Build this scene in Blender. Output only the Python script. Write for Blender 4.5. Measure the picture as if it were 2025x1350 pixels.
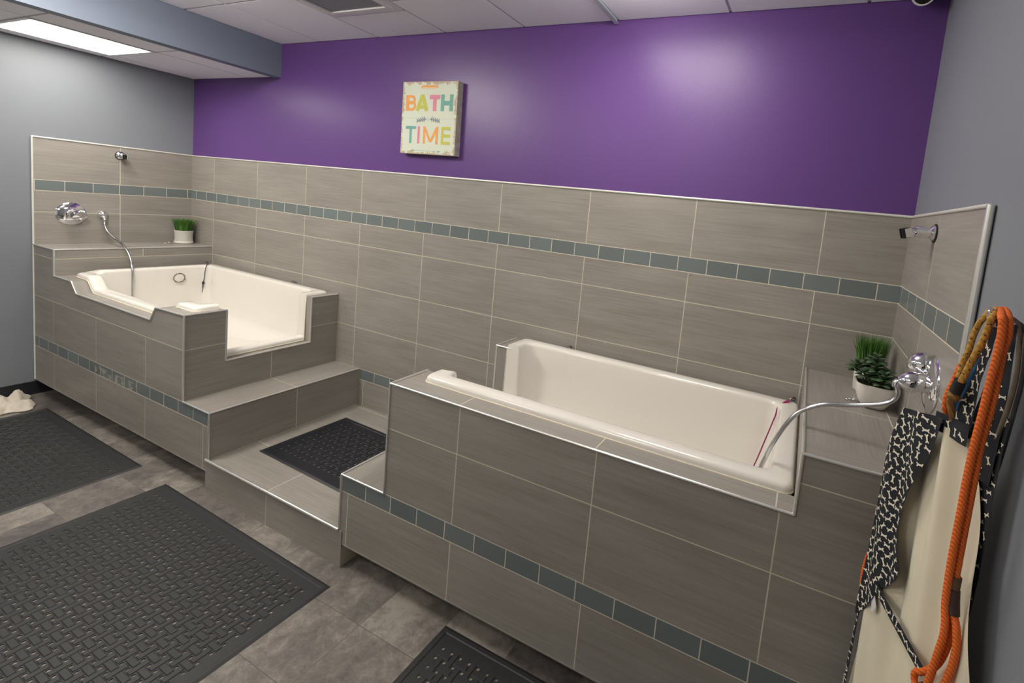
import bpy, math, random
from mathutils import Vector, Matrix
random.seed(7)
for o in list(bpy.data.objects): bpy.data.objects.remove(o)
S = bpy.context.scene
COL = S.collection
PI = math.pi

# ------------------------------------------------------------------ camera
cam_d = bpy.data.cameras.new('camera'); cam = bpy.data.objects.new('camera', cam_d); COL.objects.link(cam)
CR = Vector((0.908634, 0.404867, 0.102314)); CU = Vector((-0.133172, 0.048718, 0.989895)); CF = Vector((-0.395791, 0.913077, -0.098184))
M = Matrix.Identity(4)
for i in range(3):
    M[i][0] = CR[i]; M[i][1] = CU[i]; M[i][2] = -CF[i]
M.translation = (5.1979, -2.4607, 1.8202)
cam.matrix_world = M
cam_d.sensor_width = 36; cam_d.lens = 36*934.97/2025
cam_d.shift_x = -176.93/2025; cam_d.shift_y = -166.27/2025
cam_d.clip_start = 0.05
S.camera = cam
# ------------------------------------------------------------------ view + world
S.view_settings.view_transform = 'Standard'; S.view_settings.look = 'None'
S.view_settings.gamma = 1; S.view_settings.use_curve_mapping = False
S.view_settings.exposure = 0.52
w = bpy.data.worlds.new('world'); S.world = w; w.use_nodes = True
w.node_tree.nodes['Background'].inputs[0].default_value = (0.6, 0.65, 0.75, 1)
w.node_tree.nodes['Background'].inputs[1].default_value = 0.03
LIGHT = dict(soffit=10.5, centre=31.0, front=13.0, rear=10.5)            # brightness of the ceiling light diffusers; rear ones are added fill
LCOL = (1.0, 0.95, 0.86)

# ------------------------------------------------------------------ helpers
def link(o): COL.objects.link(o); return o
def mesh_obj(name, verts, faces, mats, parent=None, mi=None, smooth=False, angle=None):
    base = Vector((0, 0, 0))
    if parent is not None:
        base = Vector(parent['_base']) if '_base' in parent.keys() else Vector((0, 0, 0))
    me = bpy.data.meshes.new(name)
    me.from_pydata([tuple(Vector(v)-base) for v in verts], [], faces)
    if not isinstance(mats, (list, tuple)): mats = [mats]
    for m in mats: me.materials.append(m)
    if mi is not None:
        for p, k in zip(me.polygons, mi): p.material_index = k
    me.validate()
    if smooth:
        for p in me.polygons: p.use_smooth = True
        if angle:
            try: me.set_sharp_from_angle(angle=math.radians(angle))
            except Exception: pass
    me.update()
    o = bpy.data.objects.new(name, me); link(o)
    if parent is not None:
        o.parent = parent; o['_base'] = tuple(base)
    return o
def tag(o, label, cat, group=None):
    o['label'] = label; o['category'] = cat
    if group: o['group'] = group
    return o
def root(name, loc, label, cat, group=None):
    o = bpy.data.objects.new(name, None); link(o); o.location = loc; o['_base'] = tuple(loc)
    o.empty_display_size = 0.05
    return tag(o, label, cat, group)
def struct(o): o['kind'] = 'structure'; return o

class MB:
    def __init__(s): s.v = []; s.f = []; s.m = []
    def add(s, v, f, mi=0):
        n = len(s.v); s.v += [tuple(a) for a in v]
        for q in f: s.f.append(tuple(i+n for i in q)); s.m.append(mi)
        return s
    def box(s, a, b, mi=0, bev=0.0):
        x0, y0, z0 = a; x1, y1, z1 = b
        if bev <= 0:
            v = [(x0,y0,z0),(x1,y0,z0),(x1,y1,z0),(x0,y1,z0),(x0,y0,z1),(x1,y0,z1),(x1,y1,z1),(x0,y1,z1)]
            return s.add(v, [(0,3,2,1),(4,5,6,7),(0,1,5,4),(1,2,6,5),(2,3,7,6),(3,0,4,7)], mi)
        # chamfered top edges + vertical edges
        def ring(i, z):
            return [(x0+i,y0,z),(x1-i,y0,z),(x1,y0+i,z),(x1,y1-i,z),(x1-i,y1,z),(x0+i,y1,z),(x0,y1-i,z),(x0,y0+i,z)]
        def ring2(i, z):
            return [(x0+2*i,y0+i,z),(x1-2*i,y0+i,z),(x1-i,y0+2*i,z),(x1-i,y1-2*i,z),(x1-2*i,y1-i,z),(x0+2*i,y1-i,z),(x0+i,y1-2*i,z),(x0+i,y0+2*i,z)]
        rings = [ring2(bev, z0), ring(bev, z0+bev), ring(bev, z1-bev), ring2(bev, z1)]
        v = sum(rings, []); f = []
        for r in range(3):
            for i in range(8):
                j = (i+1) % 8; f.append((r*8+i, r*8+j, (r+1)*8+j, (r+1)*8+i))
        f.append(tuple(range(7, -1, -1))); f.append(tuple(range(24, 32)))
        return s.add(v, f, mi)
    def tube(s, pts, r, n=10, mi=0, caps=True, up=None):
        pts = [Vector(p) for p in pts]; N = len(pts)
        rs = r if isinstance(r, (list, tuple)) else [r]*N
        prev = None; rings = []
        for i, p in enumerate(pts):
            t = (pts[min(i+1, N-1)]-pts[max(i-1, 0)]).normalized()
            if prev is None:
                a = Vector((0, 0, 1)) if abs(t.z) < .9 else Vector((1, 0, 0))
                u = t.cross(a).normalized()
            else:
                u = (prev - t*prev.dot(t)).normalized()
            prev = u; w_ = t.cross(u)
            rings.append([p + (u*math.cos(2*PI*k/n)+w_*math.sin(2*PI*k/n))*rs[i] for k in range(n)])
        v = sum(rings, []); f = []
        for i in range(N-1):
            for k in range(n):
                j = (k+1) % n; f.append((i*n+k, i*n+j, (i+1)*n+j, (i+1)*n+k))
        if caps: f.append(tuple(range(n-1, -1, -1))); f.append(tuple(range((N-1)*n, N*n)))
        return s.add(v, f, mi)
    def lathe(s, prof, org, axis=(0, 0, 1), n=24, mi=0, sq=0):
        ax = Vector(axis).normalized(); a = Vector((0, 0, 1)) if abs(ax.z) < .9 else Vector((1, 0, 0))
        u = ax.cross(a).normalized(); w_ = ax.cross(u); org = Vector(org); v = []; f = []
        for r, h in prof:
            for k in range(n):
                t = 2*PI*k/n; c, d = math.cos(t), math.sin(t); q = 1.0
                if sq: q = (abs(c)**sq+abs(d)**sq)**(-1.0/sq)
                v.append(org+ax*h+(u*c+w_*d)*(r*q))
        P = len(prof)
        for i in range(P-1):
            for k in range(n):
                j = (k+1) % n; f.append((i*n+k, i*n+j, (i+1)*n+j, (i+1)*n+k))
        f.append(tuple(range(n-1, -1, -1))); f.append(tuple(range((P-1)*n, P*n)))
        return s.add(v, f, mi)
    def prism(s, poly, axis, a, b, mats=None):
        """poly in the two other axes (in x,y,z order), extruded from a to b along axis; mats=(x,y,z) slots"""
        n = len(poly)
        def mk(p, t):
            if axis == 'Y': return (p[0], t, p[1])
            if axis == 'X': return (t, p[0], p[1])
            return (p[0], p[1], t)
        area = sum(poly[i][0]*poly[(i+1) % n][1]-poly[(i+1) % n][0]*poly[i][1] for i in range(n))
        if area < 0: poly = poly[::-1]
        v = [mk(p, a) for p in poly]+[mk(p, b) for p in poly]
        fl = axis == 'Y'
        cap0 = tuple(range(n)) if fl else tuple(range(n-1, -1, -1))
        cap1 = tuple(range(2*n-1, n-1, -1)) if fl else tuple(range(n, 2*n))
        f = [cap0, cap1]; ms = ['c', 'c']
        for i in range(n):
            j = (i+1) % n
            q = (i, j, n+j, n+i) if not fl else (j, i, n+i, n+j)
            f.append(q)
            dx, dz = poly[j][0]-poly[i][0], poly[j][1]-poly[i][1]
            ms.append('h' if abs(dx) >= abs(dz)*0.5 else 'v')   # h: edge along first axis
        ax = 'XYZ'.index(axis)
        oth = [k for k in range(3) if k != ax]
        base = len(s.v); s.v += v
        for q, t in zip(f, ms):
            s.f.append(tuple(i+base for i in q))
            k = ax if t == 'c' else (oth[1] if t == 'h' else oth[0])
            s.m.append(mats[k] if mats else 0)
        return s
    def make(s, name, mats, parent=None, smooth=False, angle=None):
        return mesh_obj(name, s.v, s.f, mats, parent, s.m, smooth, angle)

def catmull(pts, k=8):
    pts = [Vector(p) for p in pts]; P = [pts[0]*2-pts[1]]+pts+[pts[-1]*2-pts[-2]]; out = []
    for i in range(1, len(P)-2):
        for j in range(k):
            t = j/k; a, b, c, d = P[i-1], P[i], P[i+1], P[i+2]
            out.append(.5*((2*b)+(c-a)*t+(2*a-5*b+4*c-d)*t*t+(3*b-a-3*c+d)*t**3))
    out.append(pts[-1]); return out

# ------------------------------------------------------------------ materials
def newmat(name):
    m = bpy.data.materials.new(name); m.use_nodes = True
    nt = m.node_tree; b = nt.nodes['Principled BSDF']; return m, nt, b
def simple(name, col, rough=.5, metal=0., spec=.5, noise=0., nscale=40, bump=0., bscale=80, coat=0., emis=None, sheen=0.):
    m, nt, b = newmat(name)
    b.inputs['Base Color'].default_value = (*col, 1); b.inputs['Roughness'].default_value = rough
    b.inputs['Metallic'].default_value = metal; b.inputs['Specular IOR Level'].default_value = spec
    b.inputs['Coat Weight'].default_value = coat; b.inputs['Sheen Weight'].default_value = sheen
    geo = nt.nodes.new('ShaderNodeNewGeometry')
    if noise:
        n = nt.nodes.new('ShaderNodeTexNoise'); n.inputs['Scale'].default_value = nscale; n.inputs['Detail'].default_value = 6
        nt.links.new(geo.outputs['Position'], n.inputs['Vector'])
        mx = nt.nodes.new('ShaderNodeMix'); mx.data_type = 'RGBA'
        mx.inputs[6].default_value = (*[c*(1-noise) for c in col], 1); mx.inputs[7].default_value = (*[min(1, c*(1+noise)) for c in col], 1)
        nt.links.new(n.outputs['Fac'], mx.inputs[0]); nt.links.new(mx.outputs[2], b.inputs['Base Color'])
    if bump:
        n2 = nt.nodes.new('ShaderNodeTexNoise'); n2.inputs['Scale'].default_value = bscale; n2.inputs['Detail'].default_value = 4
        nt.links.new(geo.outputs['Position'], n2.inputs['Vector'])
        bp = nt.nodes.new('ShaderNodeBump'); bp.inputs['Strength'].default_value = bump; bp.inputs['Distance'].default_value = .002
        nt.links.new(n2.outputs['Fac'], bp.inputs['Height']); nt.links.new(bp.outputs['Normal'], b.inputs['Normal'])
    if emis:
        b.inputs['Emission Color'].default_value = (*emis[0], 1); b.inputs['Emission Strength'].default_value = emis[1]
    return m

TILE_A = (0.215, 0.196, 0.173); TILE_B = (0.335, 0.312, 0.282); GROUT = (0.66, 0.61, 0.50); GLASS = (0.150, 0.172, 0.172)
def tilemat(name, ua, va, rows, streak=0, g=.0020, stain=None):
    """tiles laid out in metres: ua/va = world axis of the courses; rows = (v0, v1, kind, offset, pitch)"""
    m, nt, b = newmat(name); N = nt.nodes; L = nt.links
    geo = N.new('ShaderNodeNewGeometry'); sep = N.new('ShaderNodeSeparateXYZ'); L.new(geo.outputs['Position'], sep.inputs[0])
    U = sep.outputs['XYZ'.index(ua)]; V = sep.outputs['XYZ'.index(va)]
    def mt(op, a, b_=None, c=None):
        n = N.new('ShaderNodeMath'); n.operation = op
        for i, x in enumerate((a, b_, c)):
            if x is None: continue
            if isinstance(x, (int, float)): n.inputs[i].default_value = x
            else: L.new(x, n.inputs[i])
        return n.outputs[0]
    tile = None; gls = None; ids = None
    for k, (v0, v1, kind, off, pitch) in enumerate(rows):
        inr = mt('MULTIPLY', mt('GREATER_THAN', V, v0+g), mt('LESS_THAN', V, v1-g))
        t = mt('DIVIDE', mt('SUBTRACT', U, off), pitch)
        fr = mt('MULTIPLY', mt('FRACT', mt('ADD', t, 1000.0)), pitch)
        nj = mt('MULTIPLY', mt('GREATER_THAN', fr, g), mt('LESS_THAN', fr, pitch-g))
        mk = mt('MULTIPLY', inr, nj)
        idv = mt('MULTIPLY', mk, mt('ADD', mt('FLOOR', t), 37.3*k+50))
        ids = idv if ids is None else mt('ADD', ids, idv)
        if kind == 'g': gls = mk if gls is None else mt('ADD', gls, mk)
        else: tile = mk if tile is None else mt('ADD', tile, mk)
    wn = N.new('ShaderNodeTexWhiteNoise'); wn.noise_dimensions = '1D'; L.new(ids, wn.inputs['W'])
    # streaks run along axis `streak` (0 = u)
    cmb = N.new('ShaderNodeCombineXYZ')
    a_, b__ = (U, V) if streak == 0 else (V, U)
    L.new(mt('MULTIPLY', a_, 2.2), cmb.inputs[0]); L.new(mt('MULTIPLY', b__, 70.0), cmb.inputs[1]); L.new(mt('MULTIPLY', wn.outputs['Value'], 60.0), cmb.inputs[2])
    n1 = N.new('ShaderNodeTexNoise'); n1.inputs['Scale'].default_value = 1.6; n1.inputs['Detail'].default_value = 5; n1.inputs['Roughness'].default_value = .65
    L.new(cmb.outputs[0], n1.inputs['Vector'])
    cm2 = N.new('ShaderNodeCombineXYZ')
    L.new(mt('MULTIPLY', a_, 1.6), cm2.inputs[0]); L.new(mt('MULTIPLY', b__, 9.0), cm2.inputs[1]); L.new(mt('MULTIPLY', wn.outputs['Value'], 91.0), cm2.inputs[2])
    n2 = N.new('ShaderNodeTexNoise'); n2.inputs['Scale'].default_value = 1.5; n2.inputs['Detail'].default_value = 3
    L.new(cm2.outputs[0], n2.inputs['Vector'])
    f = mt('ADD', mt('MULTIPLY', n1.outputs['Fac'], .62), mt('MULTIPLY', n2.outputs['Fac'], .38))
    f = mt('ADD', mt('MULTIPLY', mt('SUBTRACT', f, .5), 2.4), mt('ADD', .42, mt('MULTIPLY', wn.outputs['Value'], .16)))
    def mix(fac, c1, c2):
        n = N.new('ShaderNodeMix'); n.data_type = 'RGBA'
        if isinstance(fac, float): n.inputs[0].default_value = fac
        else: L.new(fac, n.inputs[0])
        for i, c in ((6, c1), (7, c2)):
            if isinstance(c, tuple): n.inputs[i].default_value = (*c, 1)
            else: L.new(c, n.inputs[i])
        return n.outputs[2]
    base = mix(f, TILE_A, TILE_B)
    tt = tile if tile is not None else 0.0
    gn = N.new('ShaderNodeTexNoise'); gn.inputs['Scale'].default_value = 5; L.new(geo.outputs['Position'], gn.inputs['Vector'])
    gcol = mix(gn.outputs['Fac'], tuple(c*.78 for c in GROUT), GROUT)
    col = mix(tt, gcol, base) if tile is not None else gcol
    if gls is not None: col = mix(gls, col, mix(wn.outputs['Value'], tuple(c*.92 for c in GLASS), tuple(c*1.1 for c in GLASS)))
    if stain:
        sn = N.new('ShaderNodeTexNoise'); sn.inputs['Scale'].default_value = 17; sn.inputs['Detail'].default_value = 6; L.new(geo.outputs['Position'], sn.inputs['Vector'])
        box = mt('MULTIPLY', mt('MULTIPLY', mt('GREATER_THAN', U, stain[0]), mt('LESS_THAN', U, stain[1])), mt('MULTIPLY', mt('GREATER_THAN', V, stain[2]), mt('LESS_THAN', V, stain[3])))
        col = mix(mt('MULTIPLY', mt('MULTIPLY', box, mt('GREATER_THAN', sn.outputs['Fac'], .50)), .6), col, (.42, .41, .36))
    L.new(col, b.inputs['Base Color'])
    r = mt('SUBTRACT', .85, mt('MULTIPLY', tt, .42))
    if gls is not None: r = mt('SUBTRACT', r, mt('MULTIPLY', gls, .62))
    L.new(r, b.inputs['Roughness'])
    h = mt('MULTIPLY', tt, 1.0) if gls is None else mt('ADD', mt('MULTIPLY', tt, 1.0), mt('MULTIPLY', gls, .55))
    h = mt('ADD', h, mt('MULTIPLY', n1.outputs['Fac'], .05))
    bp = N.new('ShaderNodeBump'); bp.inputs['Strength'].default_value = .6; bp.inputs['Distance'].default_value = .0015
    L.new(h, bp.inputs['Height']); L.new(bp.outputs['Normal'], b.inputs['Normal'])
    b.inputs['Specular IOR Level'].default_value = .45
    return m

X0 = .3476; P = .6128; W = 5.593; DL = -.969
zt, gt, gb, ra, rb, rc, gtl, gbl, zov = 1.928, 1.6226, 1.5438, 1.386, 1.078, .770, .462, .383, .119
G = .155
def rowsX(off, goff, extra_top=None):
    return [(0, gbl, 't', off, P), (gbl, gtl, 'g', goff, G), (gtl, rc, 't', off, P), (rc, rb, 't', off, P), (rb, ra, 't', off, P),
            (ra, gb, 't', off, P), (gb, gt, 'g', goff, G), (gt, zt+.02, 't', off, P)]
T_back = tilemat('tile_back_wall', 'X', 'Z', [(0, gbl, 't', X0+.12, P)]+[(gbl, gtl, 'g', 2.414, G)]+rowsX(X0, 4.42)[2:])
T_left = tilemat('tile_left_wall', 'Y', 'Z', rowsX(-.4899, -.495))
T_right = tilemat('tile_right_wall', 'Y', 'Z', rowsX(-.501, -.36))
T_frontL = tilemat('tile_front_left', 'X', 'Z', [(.05, gbl, 't', .9485, .6265), (gbl, gtl, 'g', .540, .156), (gtl, rc, 't', .9485, .6265), (rc, rb, 't', 3.5, 4.0), (rb, 1.3, 't', 3.5, 4.0)], stain=(.93, 1.47, .385, .440))
T_frontR = tilemat('tile_front_right', 'X', 'Z', [(.05, gbl, 't', 3.998, P), (gbl, gtl, 'g', 3.498, G), (gtl, rc, 't', 3.998, P), (rc, rb, 't', 3.998, P), (rb, 1.3, 't', 3.998, P)])
T_end = tilemat('tile_surround_end', 'Y', 'Z', [(.1, .1851, 't', -.468, P), (.187, gtl, 't', -.468, P), (gtl, rc, 't', -.477, P), (rc, rb, 't', -1.6, 2.), (rb, 1.3, 't', -.478, P)])
T_plat = tilemat('tile_platform_top', 'X', 'Y', [(-2, -.695, 't', 2.785, P), (-.695, -.03, 't', 2.79, P), (-.03, .2, 't', 2.62, P)])
T_pfront = tilemat('tile_platform_front', 'X', 'Z', [(-.05, .3, 't', 2.79, P)])
T_step = tilemat('tile_step_top', 'Y', 'X', [(1.9, 3.0, 't', -.468, P), (3.0, 4.0, 't', -2, 4.)])
T_deck = tilemat('tile_deck_top', 'X', 'Y', [(-2, -.30, 't', 3.986, P), (-.30, .5, 't', 3.986, P)])
T_shelfL = tilemat('tile_ledge_top', 'Y', 'X', [(-.2, .6, 't', -.468, P)])
T_shelfR = tilemat('tile_ledge_top_right', 'Y', 'X', [(5.0, 5.552, 't', -.485, P), (5.552, 5.8, 't', -.44, P)])

m_purple = simple('purple_paint', (.112, .049, .205), rough=.36, spec=.34, bump=.18, bscale=160)
m_grey = simple('grey_blue_paint', (.205, .22, .245), rough=.5, spec=.4, bump=.15, bscale=160)
m_beam = simple('slate_paint', (.15, .175, .23), rough=.5, spec=.4, bump=.15, bscale=160)
m_ceil = simple('ceiling_tile', (.86, .86, .92), rough=.9, spec=.2, noise=.06, nscale=300, bump=.5, bscale=400)
m_ceilgrid = simple('ceiling_grid_metal', (.5, .5, .52), rough=.5)
m_white = simple('white_enamel', (.72, .72, .72), rough=.4)
m_trim = simple('brushed_edge_trim', (.80, .80, .77), rough=.28, metal=.75)
m_trimw = simple('satin_edge_trim', (.75, .74, .68), rough=.4, metal=.3)
m_trimd = simple('dull_edge_trim', (.30, .29, .27), rough=.5, metal=.4)
m_tub = simple('cream_acrylic', (.755, .72, .665), rough=.12, spec=.5, coat=.3)
m_caulk = simple('aged_caulk', (.66, .60, .46), rough=.6, noise=.25, nscale=14)
m_chrome = simple('chrome', (.85, .85, .87), rough=.07, metal=1)
m_hose = simple('hose_steel', (.62, .63, .65), rough=.22, metal=1)
m_black = simple('black_rubber', (.012, .012, .013), rough=.6)
m_mat = simple('mat_rubber', (.021, .021, .022), rough=.55, noise=.3, nscale=60)
m_mat2 = simple('mat_rubber_blue_black', (.008, .009, .013), rough=.5)
m_base = simple('black_vinyl_base', (.014, .015, .018), rough=.45)
m_pot = simple('white_ceramic', (.80, .76, .71), rough=.45)
m_pot2 = simple('concrete_pot', (.50, .48, .44), rough=.8, noise=.12, nscale=90, bump=.3)
m_potb = simple('glazed_pot_foot', (.66, .63, .58), rough=.4)
m_grass = simple('grass_blades', (.085, .21, .022), rough=.5, noise=.55, nscale=70)
m_grassd = simple('grass_blades_dark', (.03, .10, .02), rough=.5, noise=.4, nscale=60)
m_succ = simple('succulent_leaf', (.065, .110, .055), rough=.38, noise=.5, nscale=60)
m_soil = simple('potting_soil', (.03, .022, .015), rough=.95)
m_bluerope = simple('blue_rope', (.003, .05, .13), rough=.8, bump=.6, bscale=500)
m_dark = simple('dark_cord', (.03, .03, .028), rough=.8, noise=.6, nscale=50)
m_tan = simple('tan_cord', (.16, .13, .09), rough=.8, noise=.5, nscale=50)
m_leather = simple('brown_leather', (.045, .02, .016), rough=.6, noise=.3, nscale=80)
m_magenta = simple('magenta_nylon', (.34, .012, .13), rough=.5)
m_purplecord = simple('navy_purple_cord', (.025, .016, .045), rough=.7)
m_towel = simple('terry_cloth', (.60, .54, .46), rough=.95, noise=.2, nscale=30, bump=1.0, bscale=220, sheen=.3)
m_navy = simple('black_print_cotton', (.008, .009, .014), rough=.8, bump=.2, bscale=900)
m_bone = simple('cream_print', (.72, .68, .56), rough=.85)
m_cream = simple('cream_lining', (.66, .60, .46), rough=.75, noise=.07, nscale=9, bump=.25, bscale=25)
m_label = simple('white_satin_label', (.6, .6, .62), rough=.5)
m_diff = {k: simple('light_diffuser_'+k, (.9, .9, .9), rough=.5, emis=(LCOL, v)) for k, v in LIGHT.items()}
m_whitewall = simple('off_white_paint', (.78, .77, .74), rough=.6)
m_filter = simple('vent_filter', (.24, .25, .28), rough=.9, noise=.25, nscale=120)
m_rust = simple('drain_stain', (.10, .07, .035), rough=.7)

def ropemat(name, c1, c2, scale, dots=None):
    m, nt, b = newmat(name); N = nt.nodes; L = nt.links
    geo = N.new('ShaderNodeNewGeometry')
    wv = N.new('ShaderNodeTexWave'); wv.wave_type = 'BANDS'; wv.bands_direction = 'DIAGONAL'; wv.inputs['Scale'].default_value = scale
    L.new(geo.outputs['Position'], wv.inputs['Vector'])
    mx = N.new('ShaderNodeMix'); mx.data_type = 'RGBA'; mx.inputs[6].default_value = (*c1, 1); mx.inputs[7].default_value = (*c2, 1)
    L.new(wv.outputs['Fac'], mx.inputs[0]); out = mx.outputs[2]
    if dots:
        vo = N.new('ShaderNodeTexVoronoi'); vo.inputs['Scale'].default_value = 150; L.new(geo.outputs['Position'], vo.inputs['Vector'])
        lt = N.new('ShaderNodeMath'); lt.operation = 'LESS_THAN'; lt.inputs[1].default_value = .25; L.new(vo.outputs['Distance'], lt.inputs[0])
        m2 = N.new('ShaderNodeMix'); m2.data_type = 'RGBA'; m2.inputs[7].default_value = (*dots, 1); L.new(lt.outputs[0], m2.inputs[0]); L.new(out, m2.inputs[6]); out = m2.outputs[2]
    L.new(out, b.inputs['Base Color']); b.inputs['Roughness'].default_value = .75
    bp = N.new('ShaderNodeBump'); bp.inputs['Strength'].default_value = .6; bp.inputs['Distance'].default_value = .001
    L.new(wv.outputs['Fac'], bp.inputs['Height']); L.new(bp.outputs['Normal'], b.inputs['Normal'])
    return m
m_orange = ropemat('orange_rope', (.55, .085, .008), (.82, .17, .02), 75)
m_yellow = ropemat('yellow_rope', (.36, .19, .03), (.52, .28, .05), 60, (.03, .015, .03))

# floor: stone-look vinyl tiles
def floormat():
    m, nt, b = newmat('stone_vinyl_floor'); N = nt.nodes; L = nt.links
    geo = N.new('ShaderNodeNewGeometry'); sep = N.new('ShaderNodeSeparateXYZ'); L.new(geo.outputs['Position'], sep.inputs[0])
    def mt(op, a, b_=None):
        n = N.new('ShaderNodeMath'); n.operation = op
        for i, x in enumerate((a, b_)):
            if x is None: continue
            if isinstance(x, (int, float)): n.inputs[i].default_value = x
            else: L.new(x, n.inputs[i])
        return n.outputs[0]
    u = mt('DIVIDE', mt('SUBTRACT', sep.outputs[0], 3.70), .3048); v = mt('DIVIDE', mt('SUBTRACT', sep.outputs[1], -1.14), .3048)
    idu = mt('FLOOR', u); idv = mt('FLOOR', v)
    cmb = N.new('ShaderNodeCombineXYZ'); L.new(idu, cmb.inputs[0]); L.new(idv, cmb.inputs[1])
    wn = N.new('ShaderNodeTexWhiteNoise'); wn.noise_dimensions = '2D'; L.new(cmb.outputs[0], wn.inputs['Vector'])
    fu = mt('FRACT', mt('ADD', u, 100.)); fv = mt('FRACT', mt('ADD', v, 100.))
    e = .004
    seam = mt('MULTIPLY', mt('MULTIPLY', mt('GREATER_THAN', fu, e), mt('LESS_THAN', fu, 1-e)), mt('MULTIPLY', mt('GREATER_THAN', fv, e), mt('LESS_THAN', fv, 1-e)))
    off = N.new('ShaderNodeVectorMath'); off.operation = 'ADD'; L.new(geo.outputs['Position'], off.inputs[0])
    sc = N.new('ShaderNodeVectorMath'); sc.operation = 'SCALE'; L.new(wn.outputs['Color'], sc.inputs[0]); sc.inputs['Scale'].default_value = 9.; L.new(sc.outputs[0], off.inputs[1])
    n1 = N.new('ShaderNodeTexNoise'); n1.inputs['Scale'].default_value = 17; n1.inputs['Detail'].default_value = 14; n1.inputs['Roughness'].default_value = .80; n1.inputs['Distortion'].default_value = .35; L.new(off.outputs[0], n1.inputs['Vector'])
    n2 = N.new('ShaderNodeTexNoise'); n2.inputs['Scale'].default_value = 3.5; n2.inputs['Detail'].default_value = 4; L.new(off.outputs[0], n2.inputs['Vector'])
    cr = N.new('ShaderNodeValToRGB'); el = cr.color_ramp.elements
    el[0].position = .38; el[0].color = (.085, .075, .074, 1); el[1].position = .62; el[1].color = (.31, .28, .245, 1)
    e2 = el.new(.50); e2.color = (.17, .152, .136, 1)
    s = mt('ADD', mt('MULTIPLY', n1.outputs['Fac'], .6), mt('MULTIPLY', n2.outputs['Fac'], .4)); L.new(mt('ADD', s, mt('MULTIPLY', mt('SUBTRACT', wn.outputs['Value'], .5), .13)), cr.inputs[0])
    mx = N.new('ShaderNodeMix'); mx.data_type = 'RGBA'; mx.inputs[6].default_value = (.10, .088, .08, 1); L.new(seam, mx.inputs[0]); L.new(cr.outputs[0], mx.inputs[7])
    L.new(mx.outputs[2], b.inputs['Base Color']); b.inputs['Roughness'].default_value = .5; b.inputs['Specular IOR Level'].default_value = .4
    bp = N.new('ShaderNodeBump'); bp.inputs['Strength'].default_value = .7; bp.inputs['Distance'].default_value = .004
    L.new(n1.outputs['Fac'], bp.inputs['Height']); L.new(bp.outputs['Normal'], b.inputs['Normal'])
    return m
m_floor = floormat()

# ------------------------------------------------------------------ room shell
YB = -5.2; ZC = 2.86; ZS = 2.61
struct(MB().box((-.15, YB-.1, -.1), (W+.15, .15, 0)).make('floor', m_floor))
wb = struct(MB().box((-.15, .010, 0), (W+.15, .15, 3.0)).make('wall_back', m_purple))
wl = struct(MB().box((-.15, YB-.1, 0), (-.010, .15, 3.0)).make('wall_left', m_grey))
wr = struct(MB().box((W+.010, YB-.1, 0), (W+.15, .15, 3.0)).make('wall_right', m_grey))
struct(MB().box((-.15, YB-.1, 0), (W+.15, YB, 3.0)).make('wall_front', m_whitewall))
for o in (wb, wl, wr): o['_base'] = (0, 0, 0)
MB().box((0, 0, 0), (W, .010, zt)).make('tile_wainscot', T_back, wb)
MB().box((-.010, DL, zov), (0, .010, zt)).make('tile_wainscot', T_left, wl)
MB().box((W, -1.0, 0), (W+.010, .010, zt)).make('tile_wainscot', T_right, wr)
def trimline(name, pts, r=.0055, mat=None, parent=None):
    mb = MB()
    for a, b in zip(pts[:-1], pts[1:]): mb.tube([a, b], r, 8)
    for p in pts[1:-1]: mb.lathe([(r*.5, -r*.9), (r*.95, -r*.4), (r*.95, r*.4), (r*.5, r*.9)], p, n=8)
    return mb.make(name, mat or m_trim, parent, smooth=True, angle=50)
struct(trimline('trim_1', [(0, -.001, zt+.003), (W, -.001, zt+.003)], .006, m_trimw))
struct(trimline('trim_2', [(.001, 0, zt+.003), (.001, DL, zt+.003), (.001, DL-.001, zov)], .006, m_trimw))
struct(trimline('trim_3', [(W-.001, 0, zt+.003), (W-.001, -1.0, zt+.003)], .006, m_trimw))
struct(trimline('trim_4', [(W-.001, -1.003, zt+.004), (W-.001, -1.003, .0)], .010, m_trim))
struct(MB().prism([(YB, 0), (-.80, 0), (-.80, .10), (YB, .10)], 'X', -.010, -.0005).make('baseboard_left', m_base))
struct(MB().prism([(YB, 0), (-1.01, 0), (-1.01, .10), (YB, .10)], 'X', W-.001, W+.01).make('baseboard_right', m_base))

# ceiling: tiles sitting proud of a recessed grid
def ceiling_mesh(name, xs, ysl, z, holes=()):
    mb = MB(); 
    x0, x1 = xs[0], xs[-1]
    mb.box((x0, YB, z+.007), (x1, .010, z+.05), 1)
    for i in range(len(xs)-1):
        ys = ysl[i] if isinstance(ysl[0], (list, tuple)) else ysl
        for j in range(len(ys)-1):
            a, b = (xs[i]+.007, ys[j]+.007), (xs[i+1]-.007, ys[j+1]-.007)
            cx, cy = (a[0]+b[0])/2, (a[1]+b[1])/2
            if any(h[0] < cx < h[1] and h[2] < cy < h[3] for h in holes): continue
            mb.box((a[0], a[1], z), (b[0], b[1], z+.02), 0)
    return mb.make(name, [m_ceil, m_ceilgrid])
cxs = [1.205]+[1.655+.607*k for k in range(7)]+[W+.010]
def yseq(first):
    out = [.01]; y = first
    while y > YB: out.append(y); y -= .61
    out.append(YB); return out[::-1]
ysl = [yseq(-.63), yseq(-.63), yseq(-.335)]+[yseq(-.45) for _ in range(6)]
LB = (cxs[5], cxs[6], -.45-.61, -.45)      # light near the right tub
LA = (cxs[1], cxs[2], -.63-1.22, -.63-.61)
LD = (cxs[4], cxs[5], -.45-.61*5, -.45-.61*4)  # unseen fill light added behind the camera to brighten the tiled fronts
LE = (cxs[2], cxs[3], -.335-.61*5, -.335-.61*4)  # second unseen light added at the rear for the tiled fronts
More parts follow.
